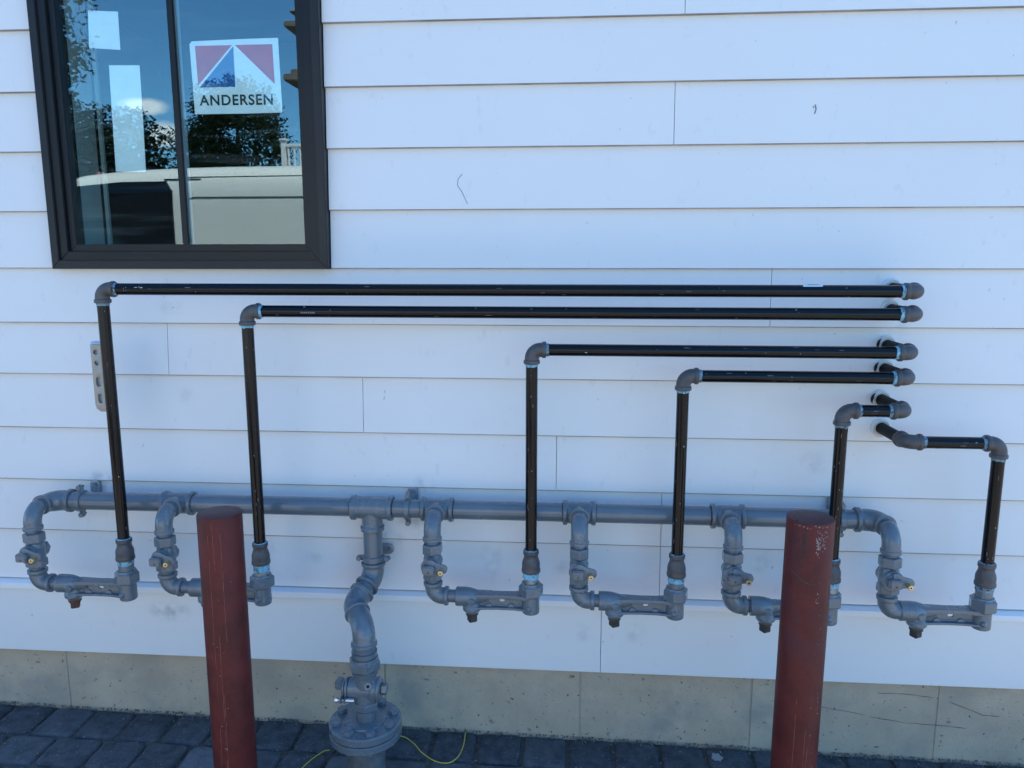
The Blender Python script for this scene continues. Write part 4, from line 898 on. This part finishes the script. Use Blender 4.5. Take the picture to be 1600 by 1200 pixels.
tree('dense_tree', 'dense dark tree mirrored in the left window pane above the van', 'tree', (-9.9, -14.0, 0), 4.0, [(.2, 0, 3.5, 1.3, 1.2, 1.25), (-1.4, 0, 3.6, 1.5, 1.2, 1.5), (1.15, 0, 2.75, .8, .9, .75), (-.2, 0, 2.2, 2.0, 1.2, 1.2)], 11000, .055, M_LEAF2, 5)
tree('round_tree', 'rounded open crowned tree mirrored in the right window pane below the sticker', 'tree', (-7.3, -14.5, 0), 4.4, [(.05, 0, 4.6, .95, 1.0, .75), (-.55, 0, 3.9, .8, .8, .7), (.5, 0, 3.9, .7, .8, .6), (0, 0, 3.2, 1.5, .9, .6)], 7000, .05, M_LEAF, 8)
tree('flowering_shrub', 'shrub with small pink blossoms mirrored just over the van roof', 'shrub', (-8.9, -12.0, 0), 2.8, [(.2, 0, 2.6, .9, .6, .55), (1.1, 0, 2.45, .8, .6, .40), (0, 0, 1.5, 1.3, .8, .9)], 3000, .06, M_LEAF, 9, .06, flowers=60)
tree('hedge_tree', 'low green tree mirrored behind the van roof at the right', 'tree', (-5.9, -17.0, 0), 3.2, [(0, 0, 3.0, 1.6, 1, .8), (-1.3, 0, 2.9, 1.2, 1, .8), (0, 0, 1.6, 2, 1, 1.2)], 3000, .08, M_LEAF, 12)
# neighbouring house with its deck railing
M_WOOD = mat('tan house siding', (.34, .30, .22), .8, vary=.1, vscale=2); M_EAVE = mat('weathered eaves', (.17, .15, .12), .8)
nh = thing('neighbour_house', 'tan house with dark eaves mirrored at the right edge of the window', 'house', (-4.75, -16.5, 0)); NH = Vector(nh.location)
bm = bmesh.new(); box(bm, (-1.2, -5, 0), (6, .6, 6.7)); part('wall', bm, M_WOOD, nh)
bm = bmesh.new()
for z0, z1, o_ in ((5.5, 5.65, .55), (5.65, 5.78, .42), (6.65, 6.78, .5), (6.78, 7.0, .3)): box(bm, (-1.2-o_, -5-o_, z0), (6+o_, .6+o_, z1), .02)
part('eaves', bm, M_EAVE, nh)
bm = bmesh.new(); a = [bm.verts.new(v) for v in ((-1.6, -5.4, 7.01), (6.4, -5.4, 7.01), (6.4, 1.0, 7.01), (-1.6, 1.0, 7.01))]; t_ = bm.verts.new((2.4, -2.2, 9.5)); bm.faces.new(a)
for i in range(4): bm.faces.new((a[i], a[(i+1) % 4], t_))
part('roof', bm, M_EAVE, nh)
for xx in (.6, 3.4):
    bm = bmesh.new(); box(bm, (xx, .601, 1.6), (xx+1.0, .63, 3.2), .01); wn = part('window', bm, M_VGL, nh); part('frame', frame_bm(xx-.08, xx+1.08, 1.52, 3.28, .09, .64, .605), M_TRIM, wn).scale = (1, 1, 1)
dk = thing('deck_railing', 'white balustrade on a raised deck mirrored just over the van roof at the right', 'railing', (-4.6, -13.0, 0))
bm = bmesh.new(); box(bm, (-1.2, -1.8, 2.75), (3.2, 0, 2.9), .01); part('deck', bm, M_WOOD, dk)
bm = bmesh.new(); box(bm, (-1.12, -.10, 3.74), (3.15, -.02, 3.80), .008); box(bm, (-1.12, -.09, 3.0), (3.15, -.03, 3.05), .008); part('rail', bm, M_TRIM, dk)
for k in range(5):
    bm = bmesh.new(); xx = -1.16+k*1.04; box(bm, (xx, -.12, 0), (xx+.09, -.01, 3.86), .008); box(bm, (xx-.02, -.14, 3.862), (xx+.11, .01, 3.90), .005); part('post', bm, M_TRIM, dk)
for k in range(36):
    xx = -1.02+k*.115; bm = bmesh.new(); lathe(bm, (xx, -.06, 3.05), (0, 0, 1), [(0, .028), (.08, .028), (.12, .018), (.3, .034), (.5, .018), (.6, .028), (.69, .028)], 10); part('baluster', bm, M_TRIM, dk)
